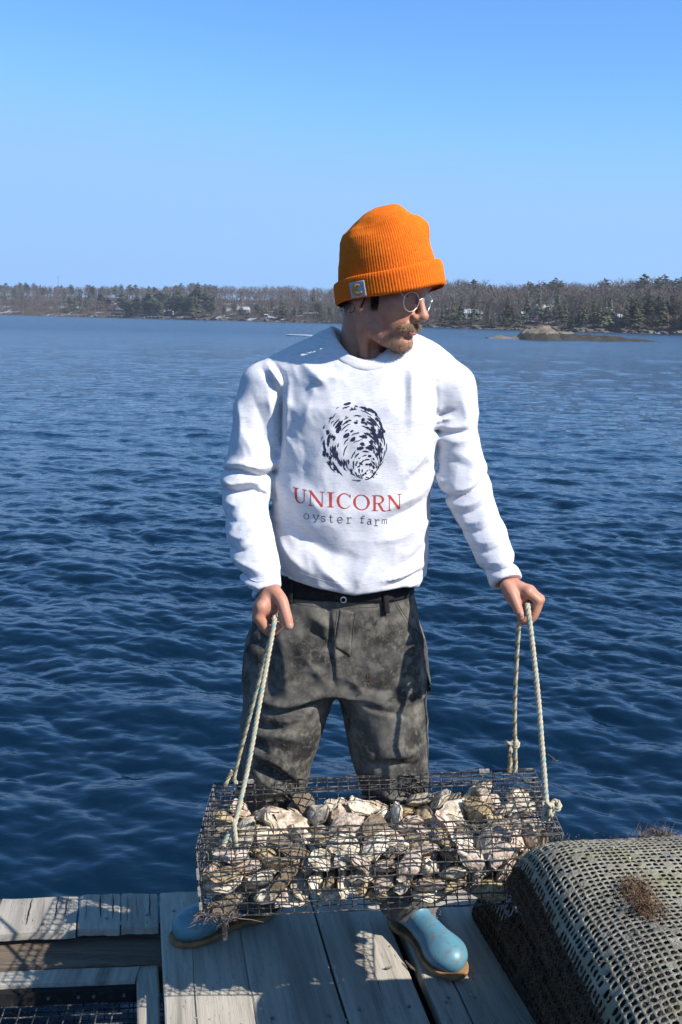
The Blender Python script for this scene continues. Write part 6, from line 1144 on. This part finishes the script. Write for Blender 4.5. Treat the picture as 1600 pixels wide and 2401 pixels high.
for rr_, dy, nm, mm in ((.0078, 0, 'button', 'wire_gold'), (.0050, -.0012, 'button_centre', 'crack')):
    Vc = np.vstack([[p+[math.cos(a)*rr_, dy, math.sin(a)*rr_] for a in t], [p+[0, dy-.0015, 0]]]); part(nm, Vc, np.array([[k, (k+1) % 20, 20] for k in range(20)]), mm, trou)
patchgrid('belt_loop', ((896, 1390), (908, 1391), (911, 1436), (899, 1437)), 'trouser_dark', .0075, 4, 12, th=.002); patchgrid('belt_loop', ((682, 1362), (692, 1364), (688, 1418), (677, 1417)), 'trouser_dark', .0075, 4, 12, th=.002)
patchgrid('fly', ((798, 1425), (828, 1432), (822, 1535), (784, 1510)), 'trousers', .0010, 8, 16, th=.0006)
def tseam(name, pts, r_=.0009): seam(name, pts, 'seam', trou, tb_, 2.32, r_)
tseam('pocket_seam', [(934, 1418), (960, 1465), (983, 1510)]); tseam('pocket_seam', [(929, 1420), (955, 1468), (978, 1512)]); tseam('fly_seam', [(828, 1430), (822, 1480), (818, 1520), (800, 1545)], .0007); tseam('fly_seam', [(834, 1432), (828, 1482), (822, 1525)], .0007); tseam('fly_seam', [(792, 1428), (786, 1480), (786, 1520)], .0010)
tseam('pocket_seam', [(626, 1452), (606, 1470), (592, 1490)]); tseam('waistband_seam', [(660, 1410), (740, 1420), (820, 1422), (900, 1420), (968, 1412)], .0007); tseam('knee_seam', [(1000, 1700), (1003, 1750), (1000, 1800)], .0008)
# hammer loop standing off the outer leg, crusts of dried mud and weed
p0 = at(996, 1555, 2.40); L_p = catmull([p0, at(1006, 1590, 2.38), at(1012, 1615, 2.37), at(1000, 1622, 2.375)], 16)-np.array(man.location)
mb = MB(); Wd = np.array([0, .012, 0]); n = len(L_p); mb.add(np.concatenate([L_p-Wd, L_p+Wd]), [[i, i+1, n+i+1, n+i] for i in range(n-1)]); o = mb.build('hammer_loop', M['seam'], trou, True); o.modifiers.new('thickness', 'SOLIDIFY').thickness = .0025
r = np.random.default_rng(30)
for (px, py, n, sp, m_) in ((866, 1582, 60, 7, 'weed'), (860, 1596, 30, 12, 'weed_pale'), (843, 1622, 14, 5, 'weed'), (876, 1655, 10, 7, 'weed'), (672, 1740, 18, 12, 'weed'), (690, 1455, 22, 10, 'weed_pale'), (660, 1690, 20, 22, 'weed_pale'), (700, 1620, 14, 20, 'weed_pale'), (863, 1557, 5, 2, 'weed_pale')):
    R0 = np.array([ontr(px+a_*sp, py+b_*sp*.8, .0008) for a_, b_ in r.normal(size=(n, 2))*.7]); D = r.normal(size=(n, 3))*[1, .2, 1]+[0, -.15, 0]; D /= np.linalg.norm(D, axis=1, keepdims=True); V, F = strips(R0, D, r.uniform(.003, .010, n), np.full(n, .0006), (0, 0, -.1), 3, .5, 4); part('dried_weed', V, F, m_, trou, False)
# ---------------------------------------------------------------- clogs
def clog(toe, heel, name='clog'):
    t2, h2 = np.array(toe, float), np.array(heel, float); d = t2-h2; L = np.hypot(*d); d /= L; R = np.array([[d[0], -d[1], 0], [d[1], d[0], 0], [0, 0, 1]])
    Sg = SDF((-.03, -.075, -.005), (L+.03, .075, .13), .0028)
    out = [(.0, .026), (.03, .034), (.08, .034), (.14, .040), (.20, .048), (.25, .046), (.285, .030), (.30, .012)]
    k = L/.30
    Sg.chain([(.035*k, 0, .045, .034), (.10*k, 0, .055, .034), (.16*k, .0, .050, .038), (.215*k, -.002, .042, .042), (.258*k, 0, .036, .036)], .02, dense=14)
    Sg.ball((.232*k, 0, .040), (.062, .054, .037), .012)
    Sg.chain([(.05*k, 0, .075, .034), (.09*k, 0, .085, .034)], .02)
    X, Y, Z = [np.asarray(a_) for a_ in np.meshgrid(*Sg.ax, indexing='ij', sparse=True)]
    up = Sg.F.copy(); up = np.maximum(up, .012-Z); up = np.maximum(up, -(np.sqrt((X-.07*k)**2/1.6+Y**2)-.030+.0*Z+np.where(Z > .06, 0, .2)))
    cl = bpy.data.objects.new(name, None); COL.objects.link(cl); cl.parent = man; cl.location = (h2[0]-man.location[0], h2[1]-man.location[1], .003); cl.empty_display_size = .05
    Sg.F = up.astype(np.float32); v, q = Sg.mesh(); mk('upper', v@R.T, q, M['clog_blue'], cl)
    S2 = SDF((-.03, -.075, -.006), (L+.03, .075, .04), .0028); S2.ball((.05*k, 0, .012), (.058, .040, .030), .0); S2.ball((.225*k, 0, .012), (.082*k, .054, .030), .03); S2.chain([(.05*k, 0, .012, .03), (.2*k, 0, .012, .034)], .02)
    S2.F = np.maximum(S2.F, np.maximum(-S2.ax[2][None, None]+.0, S2.ax[2][None, None]-.017)).astype(np.float32); v, q = S2.mesh(); mk('sole', v@R.T, q, M['clog_sole'], cl); return cl
tL = on(1082, 2284, .02); clog((tL[0]-.002, tL[1]), (tL[0]-.150, tL[1]+.262)); tR = on(404, 2200, .02); clog((tR[0], tR[1]), (tR[0]+.250, tR[1]+.165))

# ================================================================== thin sea air
hz = MB().box((0, 420, 19.9), (900, 520, 22)).build('haze', None); hz['kind'] = 'stuff'; hz['label'] = 'thin pale sea haze over the bay'
hm = bpy.data.materials.new('haze'); hm.use_nodes = True; t = hm.node_tree; t.nodes.clear(); ho = t.nodes.new('ShaderNodeOutputMaterial'); hv_ = t.nodes.new('ShaderNodeVolumePrincipled')
hv_.inputs['Density'].default_value = .00026; hv_.inputs['Color'].default_value = (.80, .88, 1.0, 1); hv_.inputs['Anisotropy'].default_value = .3
t.links.new(hv_.outputs[0], ho.inputs['Volume']); hz.data.materials.append(hm)
